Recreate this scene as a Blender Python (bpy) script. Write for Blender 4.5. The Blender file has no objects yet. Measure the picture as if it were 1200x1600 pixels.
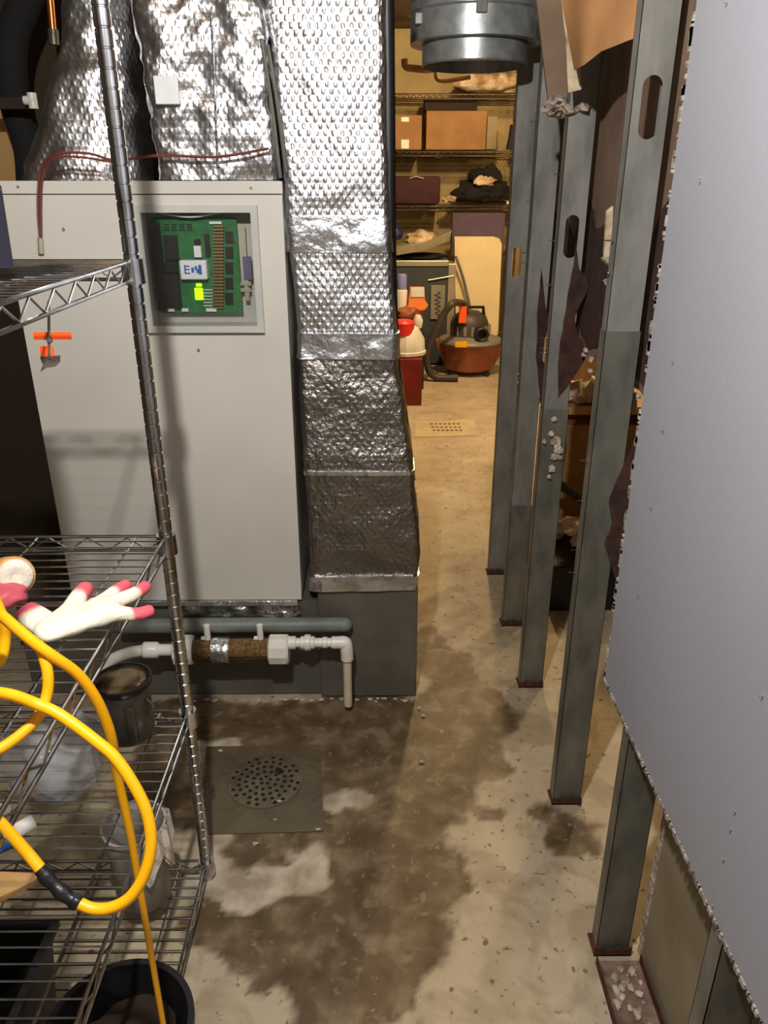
import bpy, bmesh, math, random
from mathutils import Vector, Matrix, noise
PI = math.pi
random.seed(7)
scene = bpy.context.scene
COL = scene.collection

# ------------------------------------------------------------------ camera
CAM_H = 1.45
PITCH = math.radians(23.2)
YAW = math.radians(-0.45)
F = 1200.0                                   # focal length in pixels of a 1200x1600 frame
cam_data = bpy.data.cameras.new('camera')
cam_data.sensor_fit = 'VERTICAL'
cam_data.sensor_height = 36.0
cam_data.lens = 36.0 * F / 1600.0
cam_data.clip_start = 0.02
cam = bpy.data.objects.new('camera', cam_data)
COL.objects.link(cam)
cam.location = (0, 0, CAM_H)
cam.rotation_euler = (PI / 2 - PITCH, 0, YAW)
scene.camera = cam
CM = cam.rotation_euler.to_matrix()

# ------------------------------------------------------------------ exposure, world and lamps
scene.view_settings.view_transform = 'Standard'
scene.view_settings.look = 'None'
scene.view_settings.gamma = 1.0
scene.view_settings.use_curve_mapping = False
scene.view_settings.exposure = 0.0

world = bpy.data.worlds.new('world')
scene.world = world
world.use_nodes = True
bg = world.node_tree.nodes['Background']
bg.inputs[0].default_value = (0.9, 0.85, 0.75, 1)
bg.inputs[1].default_value = 0.10

def lamp(name, loc, power, color, radius):
    d = bpy.data.lights.new(name, 'POINT')
    d.energy = power
    d.color = color
    d.shadow_soft_size = radius
    o = bpy.data.objects.new(name, d)
    o.location = loc
    COL.objects.link(o)
    return o

lamp('corridor_bulb', (-0.185, 0.36, 2.03), 104, (1.0, 0.96, 0.90), 0.022)
lamp('far_room_bulb', (0.62, 4.9, 2.45), 185, (1.0, 0.70, 0.36), 0.07)
lamp('side_room_bulb', (1.5, 3.7, 2.3), 72, (1.0, 0.76, 0.45), 0.07)

# ------------------------------------------------------------------ picking points in the place
def ray(px, py):
    return (CM @ Vector(((px - 600.0) / F, -(py - 800.0) / F, -1.0)))
def at(px, py, Y):
    r = ray(px, py); t = Y / r.y
    return Vector((r.x * t, Y, CAM_H + r.z * t))
def atX(px, py, X):
    r = ray(px, py); t = X / r.x
    return Vector((X, r.y * t, CAM_H + r.z * t))
def atZ(px, py, Z):
    r = ray(px, py); t = (Z - CAM_H) / r.z
    return Vector((r.x * t, r.y * t, Z))
def gr(px, py):
    return atZ(px, py, 0.0)

# ------------------------------------------------------------------ materials
def lin(c):
    out = []
    for v in c[:3]:
        v = v / 255.0
        out.append(v / 12.92 if v <= 0.04045 else ((v + 0.055) / 1.055) ** 2.4)
    return (out[0], out[1], out[2], 1.0)

class NT:
    def __init__(self, name):
        self.m = bpy.data.materials.new(name)
        self.m.use_nodes = True
        self.t = self.m.node_tree
        self.b = self.t.nodes['Principled BSDF']
    def n(self, kind, **kw):
        nd = self.t.nodes.new(kind)
        for k, v in kw.items():
            if k in nd.inputs: nd.inputs[k].default_value = v
            else: setattr(nd, k, v)
        return nd
    def l(self, a, b):
        self.t.links.new(a, b)
    def ramp(self, src, stops):
        r = self.n('ShaderNodeValToRGB')
        e = r.color_ramp.elements
        while len(e) > 1: e.remove(e[-1])
        e[0].position, e[0].color = stops[0][0], stops[0][1]
        for p, c in stops[1:]:
            x = e.new(p); x.color = c
        self.l(src, r.inputs[0])
        return r.outputs[0]

def mat(name, rgb, rough=0.6, metal=0.0, rgb2=None, nscale=8.0, bump=0.0, bscale=60.0, rough2=None,
        trans=0.0, alpha=1.0, emit=None, estr=0.0, coat=0.0, detail=6.0, lo=0.35, hi=0.65, stretch=None):
    k = NT(name)
    b = k.b
    b.inputs['Base Color'].default_value = lin(rgb)
    b.inputs['Roughness'].default_value = rough
    b.inputs['Metallic'].default_value = metal
    b.inputs['Transmission Weight'].default_value = trans
    b.inputs['Alpha'].default_value = alpha
    b.inputs['Coat Weight'].default_value = coat
    tc = k.n('ShaderNodeTexCoord')
    src = tc.outputs['Object']
    if stretch:
        mp = k.n('ShaderNodeMapping'); mp.inputs['Scale'].default_value = stretch
        k.l(src, mp.inputs[0]); src = mp.outputs[0]
    c2 = rgb2 if rgb2 else tuple(v * 0.9 for v in rgb)
    nz = k.n('ShaderNodeTexNoise', Scale=nscale, Detail=detail)
    k.l(src, nz.inputs['Vector'])
    col = k.ramp(nz.outputs[0], [(lo, lin(rgb)), (hi, lin(c2))])
    k.l(col, b.inputs['Base Color'])
    if rough2 is not None:
        mr = k.n('ShaderNodeMapRange')
        mr.inputs['From Min'].default_value = lo; mr.inputs['From Max'].default_value = hi
        mr.inputs['To Min'].default_value = rough; mr.inputs['To Max'].default_value = rough2
        k.l(nz.outputs[0], mr.inputs[0]); k.l(mr.outputs[0], b.inputs['Roughness'])
    if bump > 0:
        n2 = k.n('ShaderNodeTexNoise', Scale=bscale, Detail=4.0)
        k.l(src, n2.inputs['Vector'])
        bp = k.n('ShaderNodeBump'); bp.inputs['Strength'].default_value = bump; bp.inputs['Distance'].default_value = 0.01
        k.l(n2.outputs[0], bp.inputs['Height']); k.l(bp.outputs[0], b.inputs['Normal'])
    if emit:
        b.inputs['Emission Color'].default_value = lin(emit)
        b.inputs['Emission Strength'].default_value = estr
    return k.m

def foil_mat(name, bubble=0.8, crinkle=0.25, rgb=(232, 232, 236), rough=0.2, px=330.0, pz=225.0, cscale=30.0):
    k = NT(name)
    b = k.b
    b.inputs['Metallic'].default_value = 1.0
    tc = k.n('ShaderNodeTexCoord')
    nz = k.n('ShaderNodeTexNoise', Scale=9.0, Detail=5.0)
    k.l(tc.outputs['Object'], nz.inputs['Vector'])
    col = k.ramp(nz.outputs[0], [(0.3, lin(rgb)), (0.7, lin(tuple(v * 0.82 for v in rgb)))])
    k.l(col, b.inputs['Base Color'])
    mr = k.n('ShaderNodeMapRange')
    mr.inputs['To Min'].default_value = rough * 0.6; mr.inputs['To Max'].default_value = rough * 1.7
    k.l(nz.outputs[0], mr.inputs[0]); k.l(mr.outputs[0], b.inputs['Roughness'])
    # staggered air bubbles: sin(a x + b z) * sin(a x - b z), on X+Y so the side faces carry them too
    sep = k.n('ShaderNodeSeparateXYZ'); k.l(tc.outputs['Object'], sep.inputs[0])
    wob = k.n('ShaderNodeTexNoise', Scale=12.0, Detail=2.0); k.l(tc.outputs['Object'], wob.inputs['Vector'])
    def m(op, a, bb):
        q = k.n('ShaderNodeMath', operation=op)
        for i, v in enumerate((a, bb)):
            if isinstance(v, (int, float)): q.inputs[i].default_value = v
            else: k.l(v, q.inputs[i])
        return q.outputs[0]
    h = m('ADD', sep.outputs[0], sep.outputs[1])
    h = m('MULTIPLY', h, px)
    v = m('MULTIPLY', sep.outputs[2], pz)
    w = m('MULTIPLY', wob.outputs[0], 4.0)
    h = m('ADD', h, w)
    s1 = m('SINE', h, 0.0)
    s2 = m('SINE', v, 0.0)
    bub = m('MULTIPLY', s1, s2)
    bub = m('MAXIMUM', bub, -0.05)
    n2 = k.n('ShaderNodeTexNoise', Scale=cscale, Detail=5.0); k.l(tc.outputs['Object'], n2.inputs['Vector'])
    bp1 = k.n('ShaderNodeBump'); bp1.inputs['Strength'].default_value = crinkle; bp1.inputs['Distance'].default_value = 0.02
    k.l(n2.outputs[0], bp1.inputs['Height'])
    bp2 = k.n('ShaderNodeBump'); bp2.inputs['Strength'].default_value = bubble; bp2.inputs['Distance'].default_value = 0.0035
    k.l(bub, bp2.inputs['Height']); k.l(bp1.outputs[0], bp2.inputs['Normal'])
    k.l(bp2.outputs[0], b.inputs['Normal'])
    return k.m

def clear_mat(name, tint=(250, 250, 250), gloss=0.10, rough=0.05, bump=0.0, bscale=20):
    k = NT(name)
    tr = k.n('ShaderNodeBsdfTransparent'); tr.inputs[0].default_value = lin(tint)
    gl = k.n('ShaderNodeBsdfGlossy'); gl.inputs['Roughness'].default_value = rough
    lw = k.n('ShaderNodeLayerWeight'); lw.inputs[0].default_value = 0.25
    mr = k.n('ShaderNodeMapRange'); mr.inputs['To Min'].default_value = gloss; mr.inputs['To Max'].default_value = 0.75
    k.l(lw.outputs['Fresnel'], mr.inputs[0])
    mx = k.n('ShaderNodeMixShader'); k.l(mr.outputs[0], mx.inputs[0]); k.l(tr.outputs[0], mx.inputs[1]); k.l(gl.outputs[0], mx.inputs[2])
    if bump:
        tc = k.n('ShaderNodeTexCoord'); n2 = k.n('ShaderNodeTexNoise', Scale=bscale, Detail=4.0); k.l(tc.outputs['Object'], n2.inputs['Vector'])
        bp = k.n('ShaderNodeBump'); bp.inputs['Strength'].default_value = bump; bp.inputs['Distance'].default_value = 0.01
        k.l(n2.outputs[0], bp.inputs['Height']); k.l(bp.outputs[0], gl.inputs['Normal']); k.l(bp.outputs[0], lw.inputs['Normal'])
    k.l(mx.outputs[0], k.t.nodes['Material Output'].inputs['Surface'])
    return k.m

M = {}
M['foil'] = foil_mat('foil_bubble', bubble=0.45, rough=0.33)
M['foil_floor_tint'] = foil_mat('foil_floor_tint', bubble=0.22, crinkle=0.35, rgb=(160, 156, 152), rough=0.3, cscale=55.0)  # weaker bubbles of the lower wrap; floor reflection painted in as a darker tone
M['foil_crumple'] = foil_mat('foil_crumpled', bubble=0.3, crinkle=0.6, rough=0.3, cscale=10.0)
M['tape'] = foil_mat('foil_tape', bubble=0.0, crinkle=0.5, rgb=(235, 238, 245), rough=0.28, cscale=22.0)
M['cabinet'] = mat('cream_grey_enamel', (205, 202, 194), 0.42, rgb2=(196, 192, 184), nscale=3, bump=0.03, bscale=300)
M['dark'] = mat('dark_void', (22, 18, 14), 0.9)
M['galv'] = mat('galvanised_steel', (128, 127, 119), 0.42, 0.45, rgb2=(96, 97, 91), nscale=22, bump=0.06, bscale=40, rough2=0.5, stretch=(1, 1, 0.35))
M['galv_old'] = mat('old_galvanised_steel', (150, 150, 146), 0.48, 0.45, rgb2=(112, 112, 108), nscale=14, bump=0.1, bscale=30, rough2=0.62, stretch=(1, 1, 0.4))
M['duct_bare'] = mat('bare_duct_sheet', (110, 107, 97), 0.5, 0.3, rgb2=(92, 89, 79), nscale=7, bump=0.05, bscale=20)
M['duct_round'] = mat('round_duct_zinc', (190, 196, 198), 0.33, 0.6, rgb2=(158, 165, 168), nscale=30, bump=0.08, bscale=25)
M['rust'] = mat('rust', (92, 46, 26), 0.9, rgb2=(60, 30, 20), nscale=40, bump=0.4)
M['stain_paper'] = mat('mouldy_paper', (66, 40, 33), 0.95, rgb2=(44, 26, 22), nscale=30, bump=0.4, bscale=50)
M['brown_paper'] = mat('brown_drywall_paper', (134, 112, 92), 0.85, rgb2=(108, 84, 68), nscale=6, bump=0.15, bscale=20)
M['kraft'] = mat('kraft_paper', (176, 128, 82), 0.7, rgb2=(158, 112, 70), nscale=6, bump=0.2, bscale=12)
M['gypsum'] = mat('broken_gypsum', (205, 192, 180), 0.95, rgb2=(140, 122, 108), nscale=30, bump=0.8, bscale=70)
M['board'] = mat('grey_painted_board', (150, 151, 160), 0.55, rgb2=(145, 146, 156), nscale=2, bump=0.05, bscale=260)
M['board_edge'] = mat('torn_board_edge', (170, 162, 152), 0.95, rgb2=(100, 90, 80), nscale=60, bump=0.6)
M['chrome'] = mat('chrome_wire', (215, 218, 222), 0.16, 1.0, rgb2=(180, 180, 182), nscale=30)
M['black_plastic'] = mat('black_plastic', (24, 24, 26), 0.45)
M['black_cloth'] = mat('black_cloth', (22, 21, 22), 0.9, bump=0.3)
M['pvc'] = mat('white_pvc', (232, 230, 224), 0.35, rgb2=(218, 214, 204), nscale=20)
M['pvc_old'] = mat('yellowed_pvc', (216, 206, 182), 0.4, rgb2=(190, 178, 150), nscale=12)
M['grey_pvc'] = mat('grey_conduit', (118, 126, 120), 0.5, rgb2=(98, 104, 98), nscale=14)
M['clear'] = clear_mat('clear_plastic', gloss=0.04)
M['clear_tube'] = clear_mat('clear_tube_plastic', gloss=0.06)
M['media'] = mat('brown_filter_granules', (150, 112, 60), 0.8, rgb2=(96, 66, 34), nscale=120, bump=0.9, bscale=160, detail=2)
M['pcb'] = mat('green_circuit_board', (44, 122, 66), 0.4, rgb2=(34, 96, 56), nscale=60)
M['chip'] = mat('black_component', (26, 26, 28), 0.4)
M['solder'] = mat('brass_terminals', (150, 128, 84), 0.4, 0.5)
M['sticker'] = mat('white_sticker', (236, 238, 240), 0.5)
M['blue_ink'] = mat('blue_ink', (40, 104, 190), 0.5)
M['led'] = mat('green_yellow_led', (190, 255, 10), 0.4, emit=(170, 255, 0), estr=1.6)
M['frame_plastic'] = mat('grey_window_frame', (196, 196, 190), 0.3, rgb2=(180, 180, 176))
M['orange'] = mat('fluorescent_orange', (255, 92, 24), 0.6, rgb2=(240, 84, 22))
M['redwire'] = mat('red_brown_wire', (112, 60, 50), 0.5)
M['glove'] = None
M['tan_rim'] = mat('tan_card_rim', (214, 160, 96), 0.7)
M['white_cloth'] = mat('white_knit', (232, 226, 212), 0.9, rgb2=(214, 204, 186), nscale=30, bump=0.3, bscale=200)
M['pink'] = mat('pink_rubber', (222, 96, 110), 0.6)
M['yellow'] = mat('yellow_cord_jacket', (244, 176, 4), 0.4, rgb2=(234, 166, 4))
M['tape_black'] = mat('black_electrical_tape', (24, 24, 28), 0.35, bump=0.3)
M['wrap'] = clear_mat('clear_polythene', (215, 218, 220), gloss=0.28, rough=0.16, bump=0.8, bscale=18)
M['bag'] = mat('milky_polythene', (186, 190, 194), 0.14, alpha=0.42, bump=0.5, bscale=9)
M['steel_dark'] = mat('dull_steel', (128, 122, 112), 0.4, 0.5, rgb2=(84, 78, 68), nscale=16, bump=0.2)
M['bronze_lid'] = mat('tarnished_lid', (150, 130, 98), 0.2, 0.7, rgb2=(84, 68, 46), nscale=22)
M['white_plastic'] = mat('white_plastic', (226, 226, 220), 0.4, rgb2=(210, 208, 200))
M['pail'] = mat('dirty_pail_plastic', (176, 170, 160), 0.5, rgb2=(140, 132, 120), nscale=8)
M['blue_plastic'] = mat('blue_plastic', (28, 92, 160), 0.4)
M['card'] = mat('cardboard', (156, 118, 74), 0.8, rgb2=(140, 104, 64), nscale=6, bump=0.1)
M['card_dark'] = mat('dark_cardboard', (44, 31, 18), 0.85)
M['maroon'] = mat('maroon_cloth', (66, 32, 44), 0.85, rgb2=(54, 26, 36))
M['purple'] = mat('purple_fabric', (92, 76, 96), 0.85, rgb2=(84, 68, 88))
M['cream'] = mat('cream_plastic', (226, 208, 160), 0.5, rgb2=(220, 200, 152))
M['slate'] = mat('slate_panel', (66, 74, 82), 0.6)
M['alum'] = mat('aluminium_edge', (200, 196, 176), 0.35, 0.5)
M['vac_red'] = mat('vacuum_drum_orange', (150, 84, 50), 0.5, rgb2=(132, 70, 40), nscale=6)
M['vac_grey'] = mat('vacuum_lid_grey', (132, 126, 116), 0.5)
M['hose'] = mat('grey_hose', (72, 66, 60), 0.5)
M['box_red'] = mat('dark_red_box', (128, 26, 16), 0.6, rgb2=(104, 20, 14))
M['red_lid'] = mat('red_lid', (226, 50, 40), 0.4)
M['lilac'] = mat('lilac_plastic', (130, 134, 206), 0.4)
M['copper'] = mat('copper_pipe', (214, 120, 66), 0.3, 0.9, rgb2=(180, 96, 52))
M['wall_cream'] = mat('cream_block_wall', (176, 158, 116), 0.85, rgb2=(156, 138, 98), nscale=4, bump=0.2)
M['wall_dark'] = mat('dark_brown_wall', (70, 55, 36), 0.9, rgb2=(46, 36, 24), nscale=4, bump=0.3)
M['wall_plain'] = mat('grey_beige_wall', (170, 164, 152), 0.8, rgb2=(150, 144, 132), nscale=3)
M['ceil'] = mat('basement_ceiling', (120, 104, 82), 0.9, rgb2=(84, 68, 50), nscale=3, bump=0.3)
M['wood'] = mat('pale_wood', (190, 150, 96), 0.7, rgb2=(150, 112, 66), nscale=10, stretch=(1, 1, 0.2))
M['tan_board'] = mat('tan_drywall_back', (150, 138, 112), 0.8, rgb2=(128, 116, 92), nscale=5, bump=0.1)
M['crumpled'] = mat('crumpled_paper', (216, 200, 176), 0.8, rgb2=(150, 120, 80), nscale=14, bump=0.8, bscale=25)
M['navy'] = mat('navy_fabric', (30, 30, 46), 0.8)

# ------------------------------------------------------------------ mesh helpers
def tag(o, label=None, cat=None, group=None, kind=None):
    if label: o['label'] = label
    if cat: o['category'] = cat
    if group: o['group'] = group
    if kind: o['kind'] = kind
    return o

def empty(name, loc, label, cat, group=None):
    o = bpy.data.objects.new(name, None)
    o.empty_display_size = 0.05
    o.location = loc
    COL.objects.link(o)
    return tag(o, label, cat, group)

def world_loc(o):
    p = Vector((0, 0, 0))
    while o:
        p = p + Vector(o.location); o = o.parent
    return p

class MB:
    def __init__(self): self.bm = bmesh.new()
    def box(self, a, b, bevel=0.0):
        a = Vector(a); b = Vector(b)
        lo = Vector((min(a.x, b.x), min(a.y, b.y), min(a.z, b.z)))
        hi = Vector((max(a.x, b.x), max(a.y, b.y), max(a.z, b.z)))
        r = bmesh.ops.create_cube(self.bm, size=1.0)
        for v in r['verts']:
            v.co = Vector((lo.x + (v.co.x + .5) * (hi.x - lo.x), lo.y + (v.co.y + .5) * (hi.y - lo.y), lo.z + (v.co.z + .5) * (hi.z - lo.z)))
        if bevel > 0:
            es = set()
            for v in r['verts']:
                for e in v.link_edges: es.add(e)
            bmesh.ops.bevel(self.bm, geom=list(es), offset=bevel, segments=2, affect='EDGES', profile=0.5)
        return self
    def hexa(self, bottom, top):
        vs = [self.bm.verts.new(p) for p in bottom] + [self.bm.verts.new(p) for p in top]
        n = len(bottom)
        self.bm.faces.new(vs[:n][::-1]); self.bm.faces.new(vs[n:])
        for i in range(n):
            self.bm.faces.new((vs[i], vs[(i + 1) % n], vs[n + (i + 1) % n], vs[n + i]))
        return self
    def rings(self, rings, cap=True, closed=True):
        vv = [[self.bm.verts.new(p) for p in r] for r in rings]
        n = len(rings[0])
        for i in range(len(vv) - 1):
            for j in range(n if closed else n - 1):
                self.bm.faces.new((vv[i][j], vv[i][(j + 1) % n], vv[i + 1][(j + 1) % n], vv[i + 1][j]))
        if cap and closed:
            self.bm.faces.new(vv[0][::-1]); self.bm.faces.new(vv[-1])
        return self
    def tube(self, pts, r, n=10, cap=True):
        pts = [Vector(p) for p in pts]
        rr = r if isinstance(r, (list, tuple)) else [r] * len(pts)
        rings = []
        t0 = (pts[1] - pts[0]).normalized()
        up = Vector((0, 0, 1)) if abs(t0.z) < .9 else Vector((1, 0, 0))
        u = t0.cross(up).normalized()
        for i, p in enumerate(pts):
            if i == 0: t = pts[1] - pts[0]
            elif i == len(pts) - 1: t = pts[-1] - pts[-2]
            else: t = (pts[i + 1] - pts[i]).normalized() + (pts[i] - pts[i - 1]).normalized()
            t = t.normalized()
            u = (u - t * u.dot(t)).normalized()
            w = t.cross(u)
            rings.append([p + (u * math.cos(2 * PI * k / n) + w * math.sin(2 * PI * k / n)) * rr[i] for k in range(n)])
        return self.rings(rings, cap)
    def lathe(self, c, prof, n=32, axis=(0, 0, 1), cap=True):
        c = Vector(c); a = Vector(axis).normalized()
        up = Vector((0, 0, 1)) if abs(a.z) < .9 else Vector((1, 0, 0))
        u = a.cross(up).normalized(); w = a.cross(u)
        rings = [[c + a * h + (u * math.cos(2 * PI * k / n) + w * math.sin(2 * PI * k / n)) * max(r, 1e-4) for k in range(n)] for r, h in prof]
        return self.rings(rings, cap)
    def poly(self, outer, holes, vec):
        """flat polygon with holes, thickened along vec"""
        vec = Vector(vec)
        edges = []
        allloops = []
        for loop in [outer] + list(holes):
            vs = [self.bm.verts.new(p) for p in loop]
            allloops.append(vs)
            for i in range(len(vs)): edges.append(self.bm.edges.new((vs[i], vs[(i + 1) % len(vs)])))
        r = bmesh.ops.triangle_fill(self.bm, use_beauty=True, use_dissolve=False, edges=edges)
        faces = [f for f in r['geom'] if isinstance(f, bmesh.types.BMFace)]
        e = bmesh.ops.extrude_face_region(self.bm, geom=faces)
        for v in [g for g in e['geom'] if isinstance(g, bmesh.types.BMVert)]: v.co += vec
        return self
    def blob(self, c, s, seed=0, amp=0.25, sub=3, fr=1.6, rot=0.0):
        r = bmesh.ops.create_icosphere(self.bm, subdivisions=sub, radius=1.0)
        off = Vector((seed * 3.1, seed * 1.7, seed * 5.3))
        R = Matrix.Rotation(rot, 3, 'Z')
        for v in r['verts']:
            d = v.co.normalized()
            k = 1 + amp * noise.noise(d * fr + off) + amp * 0.5 * noise.noise(d * fr * 3 + off)
            q = d * k
            v.co = Vector(c) + R @ Vector((q.x * s[0], q.y * s[1], max(q.z, -0.75) * s[2]))
        return self
    def build(self, name, m, parent=None, smooth=False, label=None):
        bmesh.ops.recalc_face_normals(self.bm, faces=self.bm.faces)
        me = bpy.data.meshes.new(name)
        self.bm.to_mesh(me); self.bm.free()
        me.materials.append(m)
        if smooth:
            for p in me.polygons: p.use_smooth = True
            try: me.set_sharp_from_angle(angle=math.radians(smooth if smooth is not True else 50))
            except Exception: pass
        o = bpy.data.objects.new(name, me)
        COL.objects.link(o)
        if parent is not None:
            off = world_loc(parent)
            me.transform(Matrix.Translation(-off))
            o.parent = parent
        else:
            xs = [v.co for v in me.vertices]
            c = Vector(((min(v.x for v in xs) + max(v.x for v in xs)) / 2, (min(v.y for v in xs) + max(v.y for v in xs)) / 2, min(v.z for v in xs)))
            me.transform(Matrix.Translation(-c)); o.location = c
        if label: o['label'] = label
        return o

def split_build(mb, name, m, parent, smooth=False, label=None):
    """one object for every loose piece of the mesh"""
    bm = mb.bm; bm.verts.ensure_lookup_table(); seen = set(); comps = []
    for v in bm.verts:
        if v in seen: continue
        st = [v]; seen.add(v); comp = []
        while st:
            a = st.pop(); comp.append(a)
            for e in a.link_edges:
                b = e.other_vert(a)
                if b not in seen: seen.add(b); st.append(b)
        comps.append(comp)
    out = []
    for comp in comps:
        idx = {v: i for i, v in enumerate(comp)}
        q = MB(); vs = [q.bm.verts.new(v.co) for v in comp]
        for f in {f for v in comp for f in v.link_faces}: q.bm.faces.new([vs[idx[v]] for v in f.verts])
        out.append(q.build(name, m, parent, smooth, label))
    bm.free(); return out

def spline(pts, k=8):
    pts = [Vector(p) for p in pts]; out = []
    P = [pts[0] * 2 - pts[1]] + pts + [pts[-1] * 2 - pts[-2]]
    for i in range(1, len(P) - 2):
        for j in range(k):
            t = j / k
            out.append(0.5 * ((2 * P[i]) + (P[i + 1] - P[i - 1]) * t + (2 * P[i - 1] - 5 * P[i] + 4 * P[i + 1] - P[i + 2]) * t * t + (3 * P[i] - P[i - 1] - 3 * P[i + 1] + P[i + 2]) * t ** 3))
    out.append(pts[-1]); return out

def struct(o): return tag(o, kind='structure')

def frontbox(mb, x0, y0, x1, y1, Y, depth, bevel=0.0):
    """a box whose front face, at distance Y, spans the given sight lines"""
    a = at((x0 + x1) / 2, y0, Y); b = at((x0 + x1) / 2, y1, Y)
    xm0 = at(x0, (y0 + y1) / 2, Y).x; xm1 = at(x1, (y0 + y1) / 2, Y).x
    return mb.box((xm0, Y, b.z), (xm1, Y + depth, a.z), bevel)

# ------------------------------------------------------------------ floor
def pip(x, y, poly):
    c = False; j = len(poly) - 1
    for i in range(len(poly)):
        xi, yi = poly[i]; xj, yj = poly[j]
        if (yi > y) != (yj > y) and x < (xj - xi) * (y - yi) / (yj - yi) + xi: c = not c
        j = i
    return c
def sdist(x, y, poly):
    d = 1e9; j = len(poly) - 1
    for i in range(len(poly)):
        ax, ay = poly[j]; bx, by = poly[i]
        dx, dy = bx - ax, by - ay
        t = max(0, min(1, ((x - ax) * dx + (y - ay) * dy) / (dx * dx + dy * dy + 1e-12)))
        q = math.hypot(x - ax - dx * t, y - ay - dy * t)
        if q < d: d = q
        j = i
    return d if pip(x, y, poly) else -d
def gpoly(pts):
    return [(g.x, g.y) for g in (gr(*p) for p in pts)]

WET = [gpoly([(200, 1095), (655, 1085), (652, 1000), (668, 975), (700, 1010), (745, 1045), (800, 1105), (806, 1140), (792, 1205), (740, 1250),
              (722, 1300), (735, 1380), (705, 1440), (690, 1500), (672, 1560), (640, 1625), (480, 1625), (430, 1560), (350, 1512), (286, 1478),
              (280, 1440), (300, 1300), (200, 1300)]),
       gpoly([(850, 1275), (905, 1262), (945, 1290), (935, 1335), (890, 1345), (862, 1320)]),
       gpoly([(735, 1265), (785, 1262), (780, 1285), (740, 1290)])]
LIGHT = [gpoly([(296, 1305), (345, 1308), (365, 1358), (385, 1372), (430, 1350), (490, 1328), (512, 1348), (498, 1385), (440, 1400), (385, 1428), (330, 1412), (285, 1405)]),
         gpoly([(508, 1242), (560, 1232), (580, 1245), (574, 1264), (520, 1270), (507, 1262)]),
         gpoly([(303, 1163), (332, 1166), (318, 1215), (306, 1240)]),
         gpoly([(345, 1168), (362, 1160), (368, 1170), (352, 1182)])]
def floor_mesh():
    def axis(a, f0, f1, b, step, coarse):
        out = []; v = a
        while v < f0 - 1e-6: out.append(v); v += coarse
        v = f0
        while v < f1: out.append(v); v += step
        v = f1
        while v < b: out.append(v); v += coarse
        out.append(b); return out
    xs = axis(-2.2, -0.9, 1.0, 3.4, 0.0125, 0.13)
    ys = axis(-1.7, 0.45, 3.3, 7.5, 0.0125, 0.14)
    verts = []; wet = []; lite = []
    for y in ys:
        for x in xs:
            fine = (-0.95 < x < 1.05 and 0.4 < y < 3.35)
            w = 0.0; li = 0.0
            if fine:
                n1 = noise.fractal(Vector((x * 9, y * 9, 0)), 1.0, 2.0, 6) * 0.06
                for p in WET:
                    d = sdist(x, y, p) + n1
                    w = max(w, min(1, max(0, 0.5 + d / 0.016)))
                for p in LIGHT:
                    d = sdist(x, y, p) + n1 * 0.7
                    l_ = min(1, max(0, 0.5 + d / 0.02))
                    li = max(li, l_)
                w *= (1 - li)
            z = 0.0015 * noise.noise(Vector((x * 4, y * 4, 3))) * (1 - w)
            verts.append((x, y, z)); wet.append(w); lite.append(li)
    nx = len(xs)
    faces = [(j * nx + i, j * nx + i + 1, (j + 1) * nx + i + 1, (j + 1) * nx + i) for j in range(len(ys) - 1) for i in range(nx - 1)]
    me = bpy.data.meshes.new('floor')
    me.from_pydata(verts, [], faces)
    for nm, data in (('wet', wet), ('pale', lite)):
        at_ = me.attributes.new(nm, 'FLOAT', 'POINT')
        at_.data.foreach_set('value', data)
    for p in me.polygons: p.use_smooth = True
    k = NT('concrete_floor'); b = k.b
    tc = k.n('ShaderNodeTexCoord')
    def nz(scale, det=6.0, dist=0.0):
        q = k.n('ShaderNodeTexNoise', Scale=scale, Detail=det); q.inputs['Distortion'].default_value = dist
        k.l(tc.outputs['Object'], q.inputs['Vector']); return q.outputs[0]
    def mix(fac, a, bb):
        q = k.n('ShaderNodeMix', data_type='RGBA')
        if isinstance(fac, float): q.inputs[0].default_value = fac
        else: k.l(fac, q.inputs[0])
        for i, v in ((6, a), (7, bb)):
            if isinstance(v, tuple): q.inputs[i].default_value = v
            else: k.l(v, q.inputs[i])
        return q.outputs[2]
    n_big = nz(3.2, 6, 0.4); n_mid = nz(14.0, 7, 0.3); n_spk = nz(48.0, 3)
    dry = k.ramp(n_big, [(0.32, lin((150, 136, 112))), (0.5, lin((172, 158, 133))), (0.64, lin((192, 178, 153)))])
    midm = k.ramp(n_mid, [(0.40, (0, 0, 0, 1)), (0.62, (1, 1, 1, 1))])
    dry = mix(midm, dry, lin((176, 162, 138)))
    spk = k.ramp(n_spk, [(0.62, (0, 0, 0, 1)), (0.70, (1, 1, 1, 1))])
    dry = mix(spk, dry, lin((112, 98, 76)))
    wetc = k.ramp(n_mid, [(0.32, lin((80, 64, 43))), (0.52, lin((98, 82, 60))), (0.66, lin((122, 106, 84)))])
    wspk = k.ramp(n_spk, [(0.66, (0, 0, 0, 1)), (0.72, (0.6, 0.6, 0.6, 1))])
    blot = k.ramp(nz(7.0, 8, 0.6), [(0.50, (0, 0, 0, 1)), (0.60, (0.75, 0.75, 0.75, 1))])
    sy = k.n('ShaderNodeSeparateXYZ'); k.l(tc.outputs['Object'], sy.inputs[0])
    near = k.n('ShaderNodeMapRange'); near.inputs['From Min'].default_value = 3.4; near.inputs['From Max'].default_value = 2.2
    near.inputs['To Max'].default_value = 0.6; k.l(sy.outputs[1], near.inputs[0])
    bf = k.n('ShaderNodeMath', operation='MULTIPLY'); k.l(blot, bf.inputs[0]); k.l(near.outputs[0], bf.inputs[1])
    dry = mix(bf.outputs[0], dry, lin((128, 112, 88)))
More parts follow.
